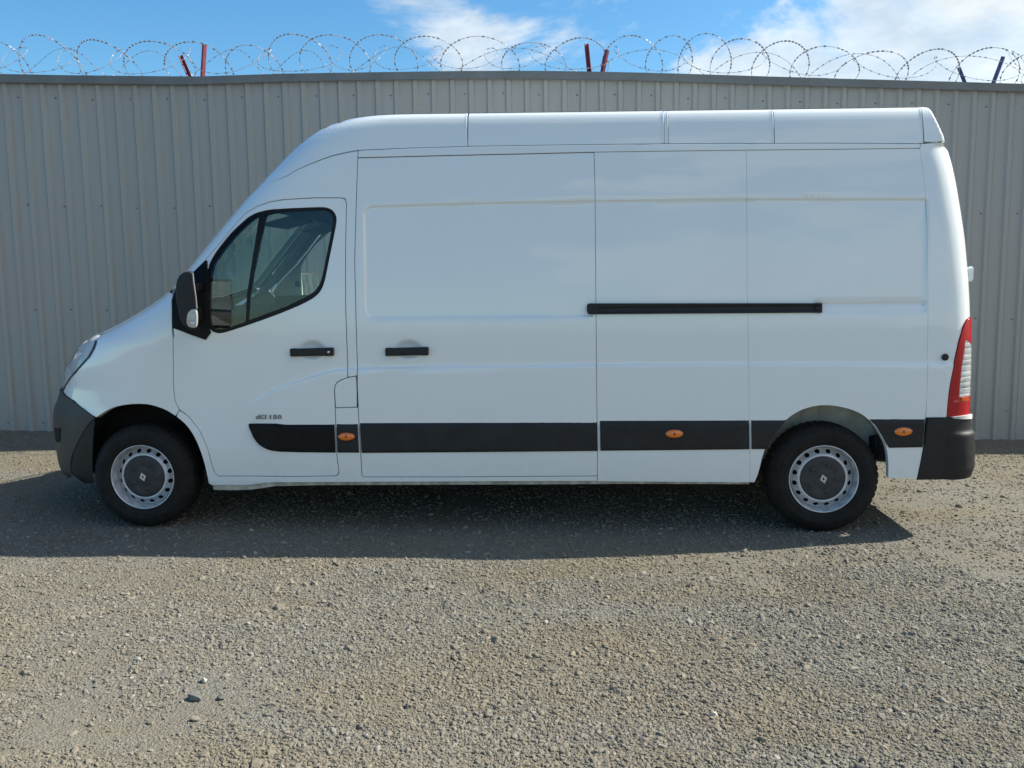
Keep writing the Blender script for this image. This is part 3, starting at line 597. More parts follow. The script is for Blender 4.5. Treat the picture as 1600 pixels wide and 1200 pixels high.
def panel(name, outline, mat, parent=None, holes=(), off=0.0, inset=.0046, step=.035, flange=.03, feat=None, both=False, fine=.009, edge_r=.0025, dome=0.0):
    """a pressed panel lying on the body surface, outline in (u, z); edges are turned in by `flange`"""
    parent = parent or van
    outer = resample(inset_poly(outline, inset), step)
    hl = [resample(inset_poly(h, -inset), step) for h in holes]
    loops = [outer]+hl
    lo = outer.min(0); hi = outer.max(0)
    def grid(st, ph=.0):
        gu, gz = np.meshgrid(np.arange(lo[0]+st*.5, hi[0], st), np.arange(lo[1]+st*.5, hi[1], st)); return np.stack([gu.ravel(), gz.ravel()], 1)
    def ok(g, marg):
        if len(g) == 0: return g
        k = inside(g, outer)
        for h in hl: k &= ~inside(g, h)
        g = g[k]
        for lp in loops:
            if len(g) == 0: return g
            d = np.full(len(g), 9.0)
            for i in range(0, len(lp)): d = np.minimum(d, (g[:, 0]-lp[i, 0])**2+(g[:, 1]-lp[i, 1])**2)
            g = g[d > marg*marg]
        return g
    pts = ok(grid(step), step*.45)
    if feat is not None:
        g = grid(fine); e = fine*.5
        gr_ = np.hypot(feat(g[:, 0]+e, g[:, 1])-feat(g[:, 0]-e, g[:, 1]), feat(g[:, 0], g[:, 1]+e)-feat(g[:, 0], g[:, 1]-e))/(2*e)
        g = g[gr_ > .05]
        if len(g): pts = np.concatenate([pts, ok(g, fine*.8)])
    verts = []; edges = []
    for lp in loops:
        o = len(verts); verts += [Vector(q) for q in lp]; edges += [(o+i, o+(i+1) % len(lp)) for i in range(len(lp))]
    verts += [Vector(q) for q in pts]
    vo, eo, fo, _, _, _ = delaunay_2d_cdt(verts, edges, [], 0, 1e-6)
    uv = np.array([(v.x, v.y) for v in vo])
    fo = np.array([f for f in fo if len(f) == 3])
    cen = uv[fo].mean(1)
    k = inside(cen, outer)
    for h in hl: k &= ~inside(cen, h)
    fo = fo[k]
    a, b_, c = uv[fo[:, 0]], uv[fo[:, 1]], uv[fo[:, 2]]
    ar = (b_[:, 0]-a[:, 0])*(c[:, 1]-a[:, 1])-(b_[:, 1]-a[:, 1])*(c[:, 0]-a[:, 0])
    fo[ar < 0] = fo[ar < 0][:, ::-1]
    fo = fo[np.abs(ar) > 1e-9]
    used = np.unique(fo); rm = -np.ones(len(uv), int); rm[used] = np.arange(len(used)); uv = uv[used]; fo = rm[fo]
    if dome:
        bp = np.concatenate(loops)
        dd = np.full(len(uv), 9.0)
        for q in bp: dd = np.minimum(dd, np.hypot(uv[:, 0]-q[0], uv[:, 1]-q[1]))
        dm = dome*np.minimum(1, dd/.05)**.5
    def pd(u, z):
        n0 = nrm(u, z, P); d = off
        if feat is not None: d = d+feat(u, z)
        return P(u, z)+n0*(d[..., None] if isinstance(d, np.ndarray) else d)
    V = pd(uv[:, 0], uv[:, 1]); N = nrm(uv[:, 0], uv[:, 1], pd)
    if dome: V = V+N*dm[:, None]
    ec = {}
    for f in fo:
        for i in range(3):
            e = (f[i], f[(i+1) % 3]); ec[tuple(sorted(e))] = None if tuple(sorted(e)) in ec else e
    bd = [e for e in ec.values() if e is not None]
    Vl = [V]; Nl = [N]; Fl = [tuple(f) for f in fo]; o = len(V)
    if flange and bd:
        bi = np.array([e[0] for e in bd]); bj = np.array([e[1] for e in bd])
        ed = V[bj]-V[bi]; nn = np.cross(ed, N[bi]); nn /= np.linalg.norm(nn, axis=1)[:, None]+1e-12
        # averaged in-plane outward direction at each rim vertex, then a small rounding and the turned-in edge
        acc = {}
        for k_, (i_, j_) in enumerate(zip(bi, bj)):
            for v_ in (i_, j_): acc[v_] = acc.get(v_, 0)+nn[k_]
        oi_ = np.array([acc[v_] for v_ in bi]); oj_ = np.array([acc[v_] for v_ in bj])
        oi_ /= np.linalg.norm(oi_, axis=1)[:, None]+1e-12; oj_ /= np.linalg.norm(oj_, axis=1)[:, None]+1e-12
        er = min(edge_r, inset*.6) if inset > 0 else 0
        r1i = V[bi]+oi_*er*.7-N[bi]*er*.3; r1j = V[bj]+oj_*er*.7-N[bj]*er*.3
        r2i = V[bi]+oi_*er-N[bi]*er; r2j = V[bj]+oj_*er-N[bj]*er
        mi = N[bi]+oi_; mj = N[bj]+oj_; mi /= np.linalg.norm(mi, axis=1)[:, None]; mj /= np.linalg.norm(mj, axis=1)[:, None]
        sets = []
        if er > 0:
            sets += [((V[bi], V[bj], r1j, r1i), (N[bi], N[bj], mj, mi)), ((r1i, r1j, r2j, r2i), (mi, mj, oj_, oi_))]
        sets += [((r2i, r2j, r2j-N[bj]*flange, r2i-N[bi]*flange), (oi_, oj_, oj_, oi_))]
        for pq, nq in sets:
            Vl.append(np.stack(pq, 1).reshape(-1, 3)); Nl.append(np.stack(nq, 1).reshape(-1, 3))
            Fl += [(o+4*i+1, o+4*i, o+4*i+3, o+4*i+2) for i in range(len(bd))]; o += 4*len(bd)
    V = np.concatenate(Vl); N = np.concatenate(Nl)
    if both:
        n0 = len(V); V2 = V*[1, -1, 1]; N2 = N*[1, -1, 1]
        V = np.concatenate([V, V2]); N = np.concatenate([N, N2]); Fl = Fl+[tuple(i+n0 for i in f[::-1]) for f in Fl]
    V = V-[VMID, 0, 0]
    me = bpy.data.meshes.new(name); me.from_pydata(V.tolist(), [], [tuple(map(int, f)) for f in Fl])
    me.polygons.foreach_set('use_smooth', [True]*len(me.polygons)); me.update()
    if not both: me.normals_split_custom_set_from_vertices(N.tolist())
    else: me.normals_split_custom_set_from_vertices(N.tolist())
    return link(name, me, mat, parent)
def far(o, parent=None):
    """the same part on the other side of the van"""
    c = o.copy(); c.scale = (1, -1, 1); col.objects.link(c); c.parent = parent or o.parent
    return c
def vmesh(name, v, f, mat, parent=None, smooth=False):
    v = [(p[0]-VMID, p[1], p[2]) for p in v]
    return mesh(name, v, f, mat, parent or van, smooth)
def vbm(name, bm, mat, parent=None, smooth=False):
    for v in bm.verts: v.co.x -= VMID
    return from_bm(name, bm, mat, parent or van, smooth)
def onbody(u, z, off=0.0):
    u = np.array([u]); z = np.array([z]); return Vector((P(u, z)+nrm(u, z, P)*off)[0])

paint = M['paint']
far_list = []
# ---- front wing, bonnet, headlamps, grille, bumper
le = T['light_edge']; fb = T['fender_back']
arch_f = smooth_poly(T['front_arch'], 2)
fa_top = [p for p in arch_f if p[0] <= .2645]
wing = [su(.50, 1.27)] + le + T['bumper_top'] + fa_top[1:] + fb + [su(.5, 1.535), su(.5, 1.46), su(.5, 1.38)]
fender = panel('front_wing', wing, paint, step=.03); far_list.append(fender)
hl = le + [su(.62, .885), su(.76, .93), su(.80, 1.05), su(.74, 1.18), su(.6, 1.25), su(.50, 1.262)]
lamp = panel('headlamp', hl, M['lens'], step=.025, off=.003, flange=.0, inset=.004)
refl = panel('reflector', hl, M['reflector'], parent=lamp, off=-.012, inset=0, flange=0, step=.02, fine=.008, edge_r=0,
             feat=lambda u, z: .008*np.sin(u*38+z*11)*sig(np.sin(z*52)/.2)+.004*np.sign(np.sin(z*26+1.3)))
ls_ = [q for q in le if q[1] < 1.225]
seal = panel('lamp_seal', ls_+[(q[0]-.008, q[1]+.003) for q in ls_[::-1]], M['seal'], parent=lamp, off=.0035, inset=0, flange=.004, step=.02)
lamp2 = far(lamp); far(refl, lamp2)
v, f = lathe([(0, .02), (.03, .018), (.055, .004), (.066, -.02)], 32)
for (s_, z_) in ((.60, 1.13), (.64, 1.0)):
    q = onbody(*su(s_, z_), -.075)
    vmesh('lamp_bowl', [(-r_y*.92+q.x+.0*r_x, r_x*.8+q.y, r_z+q.z) for r_x, r_y, r_z in v], f, M['chrome'], lamp, smooth=True)
panel('bonnet', [su(.50, 1.275), su(.6, 1.26), su(.75, 1.215), su(.9, 1.20), su(.9995, 1.20), su(.9995, 1.455), su(.8, 1.46), su(.5, 1.53)], paint, step=.04, both=True)
gl_ = panel('grille', [su(.80, .90), su(.83, 1.05), su(.84, 1.17), su(.86, 1.18), su(.9995, 1.18), su(.9995, .885), su(.80, .885)], M['plastic'], step=.04, both=True,
            off=-.012, feat=lambda u, z: .008*np.sign(np.sin(z*90)))
bt = T['bumper_top']; bb = T['bumper_back']
bcr = smooth_poly(T['bumper_crease'], 2)
bl = [su(.9995, .875), su(.62, .868)] + bt + bcr[1:] + [su(.62, .245), su(.8, .235), su(.9995, .235)]
bmp = panel('front_bumper', bl, M['bumper'], step=.03, off=.012, flange=.012, both=True, inset=.002)
atr = panel('arch_trim', bcr + [T['bumper_low'][2], T['bumper_low'][3]] + bb[1:-1], M['plastic'], parent=bmp, step=.025, off=.008, flange=0, inset=0)
far(atr)
panel('bumper_vent', T['vent'], M['dark'], parent=bmp, off=.016, flange=.006, inset=0, step=.03)
# ---- cab and body side (one pressing: screen pillar, middle pillar, sill)
dt = T['door_top']; db = T['door_back']; df = T['door_front']; dbt = T['door_bottom']
door = df[:-1] + dbt + db[1:] + dt[1:-1]
door = df[:-1] + [df[-1]] + dbt[1:] + db[1:] + dt[1:]
slide = T['slide']
gut = T['gutter']
gfront = [su(.55, 2.115), su(.42, 2.155), su(.30, 2.195)]
sill_low = T['sill_low']
sl_left = slide[::-1]      # runs from top-left down the front edge, then along the bottom
i_bl = slide.index(T['slide'][12])
front_edge = [slide[0]] + slide[:12:-1]          # top-left, then down the front edge of the sliding door
bottom_edge = slide[12:8:-1]                      # along its bottom to the rear
# go round the door: from the wing joint along the door's lower edge, back edge and top to the screen pillar
sd = [su(.57, z_) for z_ in np.linspace(1.545, 2.115, 14)] + gfront[1:] + gut[:7] + front_edge + bottom_edge
sd += [(2.945, .352), (2.945, .328)]
sd += [(p[0], p[1]+.002) for p in T['sill_dirt_top'][::-1] if p[0] < 2.9]
sd += [p for p in arch_f[::-1] if p[0] > .27 and p[1] > .30]
sd += [(.2655, .743), (.2875, .7855)]
iw = min(range(len(door)), key=lambda i: abs(door[i][0]-.3473)+abs(door[i][1]-.7416))
sd += door[iw:]
def feat_front(u, z): return feat_side(u, z)
bsp = panel('body_side', sd, paint, step=.03, holes=[T['flap']], feat=feat_front); far_list.append(bsp)
pbk = panel('pillar_backing', [su(.5, z_) for z_ in np.linspace(1.55, 2.19, 10)]+[su(.63, z_) for z_ in np.linspace(2.19, 1.55, 10)], paint, off=-.014, flange=0, step=.03); far_list.append(pbk)
flp = panel('fuel_flap', T['flap'], paint, step=.03, feat=feat_front); far_list.append(flp)
fdoor = panel('front_door', door, paint, step=.03, holes=[T['win_out']], feat=feat_side, fine=.0065)
# door glass and trim
frame = panel('window_seal', T['win_out'], M['seal'], parent=fdoor, off=-.002, inset=-.001, flange=.03, step=.03, holes=[T['glass_q'], T['glass_m']])
gq = panel('window_glass', T['glass_q'], M['glass'], parent=fdoor, off=-.008, inset=-.003, flange=0, step=.025)
gm = panel('window_glass', T['glass_m'], M['glass'], parent=fdoor, off=-.008, inset=-.003, flange=0, step=.025)
tri = panel('mirror_base', T['tri'], M['plastic'], parent=fdoor, off=.012, inset=.001, flange=.02, step=.03)
fd2 = far(fdoor)
for o in (frame, gq, gm, tri): far(o, fd2)
sdoor = panel('sliding_door', slide, paint, step=.035, feat=feat_side, fine=.0065); far_list.append(sdoor)
sm2 = T['seam2']; sm3 = T['seam3']; rl = T['rail_low']
ra = smooth_poly(T['rear_arch'], 2)
edge_s = [slide[3], slide[4], slide[5], slide[6], slide[7], slide[8], slide[9]]
q1 = [rl[3], rl[4], rl[5]] + sm2[1:-1] + [(3.88, .325), (2.945, .328), (2.945, .352)] + edge_s[::-1][:-1]
qp1 = panel('side_panel', q1, paint, step=.035, feat=feat_side, fine=.0065, inset=.0012); far_list.append(qp1)
q2 = [rl[5], rl[6], rl[7]] + sm3[1:] + [T['rear_bump_left'][1], T['rear_bump_left'][2], T['quarter_low'][1]] + ra[::-1][:-1] + [(3.905, .325), (3.88, .325)] + sm2[::-1][1:-1]
qp2 = panel('side_panel', q2, paint, step=.035, feat=feat_side, fine=.0065, flange=.045, inset=.0012); far_list.append(qp2)
# roof rail strip under the gutter
strip = gut[6:] + [rl[7], rl[6], rl[5], rl[4], rl[3], rl[2], rl[1], rl[0]]
rs = panel('roof_rail', strip, paint, step=.03, off=.004, flange=.05); far_list.append(rs)
# rear corner and tail
def xr(z): return float(XRf(z))
lr = T['light_rear_left']
corner = [rl[7], (gut[-1][0], gut[-1][1]), (xr(2.36)-.02, 2.375), (xr(2.3)+.02, 2.33), (xr(1.9)+.02, 1.9), (xr(1.35)+.02, 1.33), (5.125, 1.325)] + lr + [(4.909, .729)] + sm3[::-1][1:-1]
rc = panel('rear_corner', corner, paint, step=.025, feat=feat_side, fine=.0065, inset=.0012); far_list.append(rc)
tl_out = [(5.125, 1.322)] + lr + [(xr(.73)+.03, .7304), (xr(1.0)+.03, 1.0), (xr(1.2)+.025, 1.2), (xr(1.32)+.02, 1.322)]
clear = T['clear_left'] + [(xr(.85)+.028, .851), (xr(1.0)+.028, 1.0), (xr(1.1)+.015, 1.12)]
tail = panel('tail_lamp', tl_out, M['red'], step=.02, off=.008, inset=.003, holes=[clear], feat=lambda u, z: .006*sig((.845-z)/.004)*np.sign(np.sin((z-.73)*170))*.15)
tcl = panel('clear_lens', clear, M['clear'], parent=tail, step=.02, fine=.0035, off=.007, inset=.0005, flange=.02,
            feat=lambda u, z: -.0018*np.exp(-((((z-.851)/.034) % 1-.5)/.10)**2))
am = panel('amber_glow_patch', [(5.088, .824), (5.088, .845), (5.13, .846), (5.13, .824)], M['amber'], parent=tail, step=.02, off=.0105, inset=0, flange=.01)  # orange glow spot below the clear lens, painted as an amber patch
tl2 = far(tail); far(tcl, tl2); far(am, tl2)
# rear doors on the tail face
for nm in ('rear_door',):
    rd = panel(nm, [(xr(.73)+.034, .735), (xr(1.3)+.03, 1.33), (xr(1.9)+.025, 1.9), (xr(2.33)+.025, 2.32), (xr(2.33)+.765, 2.335), (xr(1.9)+.80, 1.9), (xr(1.3)+.87, 1.33), (xr(.73)+.885, .735)], paint, step=.05,
               feat=lambda u, z: -.012*sig(-rr(u, z, 5.35, 5.85, 1.45, 2.05, .08)/.006))
    far_list.append(rd)
hg = vbm('hinge', join_bm(box_bm(5.182, -.885, 1.582, .035, .05, .075, .008), box_bm(5.20, -.86, 1.582, .02, .02, .09, .006)), paint, rd)
# roof
rs1, rs2, rs3, rs4 = (T['roofseam%d' % i] for i in (1, 2, 3, 4))
def gut_z(u): return float(np.interp(u, [p[0] for p in gut], [p[1] for p in gut]))
ZT = 2.6095
roof_feat = lambda u, z: -.006+0*u
def roof_sec(name, u0, u1, extra=None):
    g_ = [(u0, gut_z(u0)+.004)] + [(p[0], p[1]+.004) for p in gut if u0+.02 < p[0] < u1-.02] + [(u1, gut_z(u1)+.004)]
    bead = lambda u, z: -.006+.0016*np.exp(-((u-(u1-.006))/.005)**2)
    return panel(name, g_ + [(u1, ZT), (u0, ZT)], paint, step=.025, inset=.0022, fine=.006, feat=bead)
front_roof = [su(.9995, 2.125), su(.56, 2.125), su(.42, 2.160), su(.30, 2.199)] + [(p[0], p[1]+.004) for p in gut[:8]] + [(2.156, gut_z(2.156)+.004), (2.152, ZT), (1.9, ZT), su(0.0, ZT), su(.25, ZT), su(.5, ZT), su(.75, ZT), su(.9995, ZT)]
rf0 = panel('roof_front', front_roof, paint, step=.03, inset=.0015, both=True, feat=lambda u, z: -.006+.0016*np.exp(-((u-2.147)/.005)**2), fine=.006)
for (a, c) in ((2.158, 3.352), (3.352, 3.378), (3.378, 4.004), (4.006, 4.872)):
    far_list.append(roof_sec('roof_panel', a, c))
# tail fairing of the high roof
fo_ = panel('roof_fairing', [(4.877, 2.387), (4.872, ZT), (xr(2.60)+.02, ZT), (xr(2.6)+.60, ZT), (xr(2.40)+.76, 2.387)], paint, step=.012, inset=.001, feat=lambda u, z: -.004+.0*u)
far_list.append(fo_)
# roof skin
xsr = np.concatenate([np.linspace(XFf(ZT)+.001, XFf(ZT)+Af(ZT), 24), np.arange(1.9, 4.8, .1), np.linspace(4.86, xr(ZT), 8)])
V = []; F = []; NY = 15
for x in xsr:
    W = float(Wf(ZT)); a_ = float(Af(ZT)); xc = float(XFf(ZT))+a_; n_ = float(Nf(ZT))
    if x < xc: hw = W*(max(0, 1-((xc-x)/a_)**n_))**(1/n_)
    else: hw = W
    AR = float(ARf(ZT)); BR = float(BRf(ZT))
    if x > xr(ZT)-AR:
        q = min(1, (x-(xr(ZT)-AR))/AR); hw = W-BR*(1-math.sqrt(max(0, 1-q*q)))
    fr = min(1, max(0, (x-xsr[0])/.7)); fr = fr*(2-fr)
    for j in range(NY):
        y = -hw+2*hw*j/(NY-1)
        V.append((x, y, ZT-.0125*(x-3)-.004+.032*fr*(1-(y/max(hw, .01))**2)))
for i in range(len(xsr)-1):
    for j in range(NY-1): F.append((i*NY+j, (i+1)*NY+j, (i+1)*NY+j+1, i*NY+j+1))
vmesh('roof_skin', V, F, paint, smooth=True)
panel('windscreen', [su(.57, 1.55), su(.57, 1.62), su(.57, 1.7), su(.57, 1.8), su(.57, 1.9), su(.57, 2.0), su(.57, 2.11), su(.9995, 2.11), su(.9995, 1.47), su(.8, 1.475)], M['glass'], step=.025, both=True, off=-.006, flange=0)
panel('windscreen_scuttle', [su(.57, 1.547), su(.8, 1.472), su(.9995, 1.467), su(.9995, 1.455), su(.8, 1.462), su(.52, 1.532)], M['plastic'], step=.04, both=True, off=-.004, inset=0)
# ---- sill flange, rub strips, side repeaters
dz_ = T['sill_dirt_top']; lw = T['sill_low']
fl_poly = [(p[0], p[1]+.001) for p in dz_ if p[0] > .46] + [(3.88, .323)] + [(3.88, .305), (3.2, .305), (2.488, .298), (1.2, .289), (.878, .281), (.797, .268), (.707, .255), (.584, .252), (.47, .254)]
sf_ = panel('sill_flange', fl_poly, M['flange'], step=.02, off=-.012, flange=.004, inset=0); far_list.append(sf_)
def strip_feat(zt, zb):
    return lambda u, z: -.011*sstep(zt-.035, zt-.002, z)-.004*sstep(zb+.012, zb, z)
for k in (1, 2, 3, 4, 5, 6):
    pl = T['rub%d' % k]; zt = max(p[1] for p in pl); zb = min(p[1] for p in pl)
    par = {1: fdoor, 2: bsp, 3: sdoor, 4: qp1, 5: qp2, 6: qp2}[k]
    o = panel('rub_strip', pl, M['plastic'], parent=par, step=.02, off=.020, inset=.0008, flange=.024, feat=strip_feat(zt, zb))
    if k == 1: far(o, fd2)
    else: o['far'] = 1; far_list.append(o)
def repeater(uz, par):
    c = onbody(uz[0], uz[1], .019)
    V = []; F = []; rings = [(1.0, 0), (1.0, .004), (.8, .009), (.45, .012), (.0, .013)]
    seg = 28
    for r_m, h in rings:
        for k in range(seg):
            th = 2*math.pi*k/seg; V.append((c.x+.053*r_m*math.cos(th), c.y-h, c.z+.0255*r_m*math.sin(th)))
    for i in range(len(rings)-1):
        for k in range(seg): F.append((i*seg+k, i*seg+(k+1) % seg, (i+1)*seg+(k+1) % seg, (i+1)*seg+k))
    o = vmesh('side_repeater', V, F, M['amber'], par, smooth=True)
    V2 = []; F2 = []
    for r_m, h in ((1.13, 0.0), (1.13, .003), (1.0, .0035)):
        for k in range(seg):
            th = 2*math.pi*k/seg; V2.append((c.x+(.053*r_m)*math.cos(th), c.y-h, c.z+(.0255+.053*(r_m-1))*math.sin(th)))
    for i in range(2):
        for k in range(seg): F2.append((i*seg+k, i*seg+(k+1) % seg, (i+1)*seg+(k+1) % seg, (i+1)*seg+k))
    vmesh('bezel', V2, F2, M['seal'], o, smooth=True)
    bm = box_bm(c.x, c.y-.0125, c.z, .013, .004, .017, .0018)
    vbm('bulb', bm, M['amber_in'], o)
    return o
repeater(T['amber1'][0], bsp); repeater(T['amber2'][0], qp1); repeater(T['amber3'][0], qp2)
# ---- rear bumper
rb = T['rear_bump_left']
rbo = [(4.911, .729), (5.03, .7295), (5.075, .722), (xr(.72)-.02, .72), (xr(.72)+.02, .70), (xr(.7)+.05, .655), (xr(.6)+.885, .655), (xr(.4)+.885, .37), (xr(.4)+.05, .352), (5.08, .341), (rb[3][0], rb[3][1])] + rb[::-1][1:-1]
rbm = panel('rear_bumper', rbo, M['plastic'], step=.025, off=.016, flange=.06, both=True, feat=lambda u, z: .022*sig((.632-z)/.006)*sstep(5.02, 5.12, u)-.02*sstep(.42, .33, z))
panel('bumper_end_piece', smooth_poly(T['bump_end'], 1), M['plastic'], parent=rbm, step=.02, off=.022, inset=.001, flange=.012)
panel('bumper_step_cap', [(5.045, .733), (5.11, .738), (5.17, .735), (5.165, .708), (5.10, .716), (5.06, .722)], M['house'], parent=rbm, step=.02, off=.021, inset=0, flange=.02)
# ---- sliding door rail, handles, plug, badge
rp = T['rail']
railp = [(2.881, 1.385), (2.881, 1.422), (2.888, 1.431), (2.898, 1.434), (4.28, 1.420), (4.283, 1.416), (4.283, 1.366), (4.28, 1.363), (2.898, 1.367), (2.887, 1.371)]
ro = panel('door_rail', railp, M['plastic'], parent=qp1, step=.03, off=.011, inset=0, flange=.02, fine=.006, feat=lambda u, z: -.009*sig(-rr(u, z, 2.95, 4.26, 1.379, 1.409, .004)/.0015))
far(ro)
vbm('rail_stop', box_bm(4.255, onbody(4.255, 1.392, .006).y, 1.392, .03, .012, .022, .004), M['plastic'], ro)
def handle(poly, par, lock):
    u0 = min(p[0] for p in poly); u1 = max(p[0] for p in poly); zc = sum(p[1] for p in poly)/4
    y = float(-Wf(zc))
    b1 = box_bm((u0+u1)/2, y-.032, zc, u1-u0, .024, .050, .011, 4)
    for v in b1.verts:
        q = (v.co.x-(u0+u1)/2)/((u1-u0)/2); v.co.y += .016*q*q; v.co.z += .003*q
    b2 = box_bm(u0+.022, y-.006, zc, .04, .05, .046, .008, 3); b3 = box_bm(u1-.03, y-.006, zc, .058, .05, .050, .008, 3)
    h = vbm('door_handle', join_bm(b1, b2, b3), M['plastic'], par, smooth=True)
    if lock:
        v, f = lathe([(0, -.004), (.006, -.004), (.008, 0)], 16)
        vmesh('lock', [(p[0]+u1-.028, p[1]+y-.0335, p[2]+zc) for p in v], f, M['chrome'], h, smooth=True)
handle(T['hand1'], fdoor, True); handle(T['hand2'], sdoor, False)
c = onbody(T['plug'][0][0], T['plug'][0][1], .009)
v, f = lathe([(0, -.006), (.012, -.006), (.018, -.004), (.021, 0)], 24)
vmesh('bung', [(p[0]+c.x, p[1]+c.y, p[2]+c.z) for p in v], f, M['plastic'], rc, smooth=True)
def text_mesh(body, size):
    fc = bpy.data.curves.new('text', 'FONT'); fc.body = body; fc.size = size; fc.extrude = .0015; fc.offset = .0012
    fo = bpy.data.objects.new('text_tmp', fc); col.objects.link(fo); bpy.context.view_layer.update()
    me = bpy.data.meshes.new_from_object(fo.evaluated_get(bpy.context.evaluated_depsgraph_get())); bpy.data.objects.remove(fo); return me
by = float(-Wf(.74))-.0125; cx = .790; adv = {'d': .029, 'C': .030, 'I': .014, ' ': .017, '1': .022, '5': .030, '0': .030}
bdg = empty('engine_badge', (0, 0, 0)); bdg.parent = fdoor
for ch in 'dCI 150':
    if ch != ' ':
        me = text_mesh(ch, .05); xs_ = [v.co.x for v in me.vertices]; zs_ = [v.co.y for v in me.vertices]
        w_ = adv[ch]-.005; kx = w_/max(max(xs_)-min(xs_), .004) if ch not in 'I1' else 1.0
        for v in me.vertices: v.co = Vector(((v.co.x-min(xs_))*kx+cx-VMID, by-v.co.z, (v.co.y-min(zs_))/(max(zs_)-min(zs_))*.027+.727))
        me.materials.clear(); link('letter', me, M['badge'], bdg)
    cx += adv[ch]
# ---- door mirror
mp_ = [(0.428, 1.5757), (0.4379, 1.6098), (0.4535, 1.6339), (0.4839, 1.6547), (0.5195, 1.6599), (0.5427, 1.6539), (0.5487, 1.5875), (0.5578, 1.5056), (0.5585, 1.4215), (0.5531, 1.3257), (0.537, 1.3066), (0.4955, 1.3147), (0.4577, 1.3443), (0.4429, 1.3817), (0.4288, 1.4573), (0.4227, 1.5147)]
mir = empty('door_mirror', (0, 0, 0)); mir.parent = fdoor
def wedge(x, y):
    t_ = min(1, max(0, (y+1.285)/.23)); return .425+(x-.425)*(1-.80*t_) if x > .425 else x
hb = prism_bm(mp_, -1.285, -1.055, .018, 4)
for v in hb.verts: v.co.x = wedge(v.co.x, v.co.y)
hs = vbm('housing', hb, M['plastic'], mir, smooth=False)
for pl_ in hs.data.polygons: pl_.use_smooth = True
hs.data.update()
vbm('mirror_arm', box_bm(.45, -1.04, 1.40, .05, .10, .09, .015, 3), M['plastic'], mir)
vbm('mirror_arm', box_bm(.46, -1.03, 1.56, .04, .10, .05, .012, 3), M['plastic'], mir)
def mq(z0, z1, x0, x1): return [(wedge(x0, -1.268)+.003, -1.268, z0), (wedge(x0, -1.075)+.003, -1.075, z0), (wedge(x1, -1.075)+.003, -1.075, z1), (wedge(x1, -1.268)+.003, -1.268, z1)]
vmesh('glass', mq(1.432, 1.635, .5595, .5460), [(0, 1, 2, 3)], M['mirror'], mir)
vmesh('wide_angle_glass', mq(1.325, 1.415, .555, .5595), [(0, 1, 2, 3)], M['mirror'], mir)
il = [(0.4979, 1.407), (0.4868, 1.365), (0.4936, 1.3315), (0.5257, 1.3209), (0.5509, 1.326), (0.5568, 1.4294), (0.5324, 1.4373), (0.5079, 1.4223)]
ind = vbm('indicator', prism_bm(smooth_poly(il+[il[0]], 2)[:-1], -1.292, -1.270, .004, 3), M['indlens'], mir, smooth=True)
v, f = lathe([(0, -.003), (.007, -.002), (.010, .0)], 16); vmesh('bulb', [(p[0]+.527, p[1]-1.2925, p[2]+1.352) for p in v], f, M['chrome'], ind, smooth=True)
v, f = tube([(.541, -1.2835, 1.648), (.5455, -1.287, 1.586), (.553, -1.287, 1.506), (.5553, -1.287, 1.437)], .0042, 8); vmesh('edge_trim', v, f, M['trim'], mir, smooth=True)
m2 = far(mir, fd2)
for ch in list(mir.children):
    c2 = ch.copy(); c2.parent = m2; col.objects.link(c2)
    m2.scale = (1, 1, 1); fd2_scale = 1
for o in far_list:
    far(o, van)
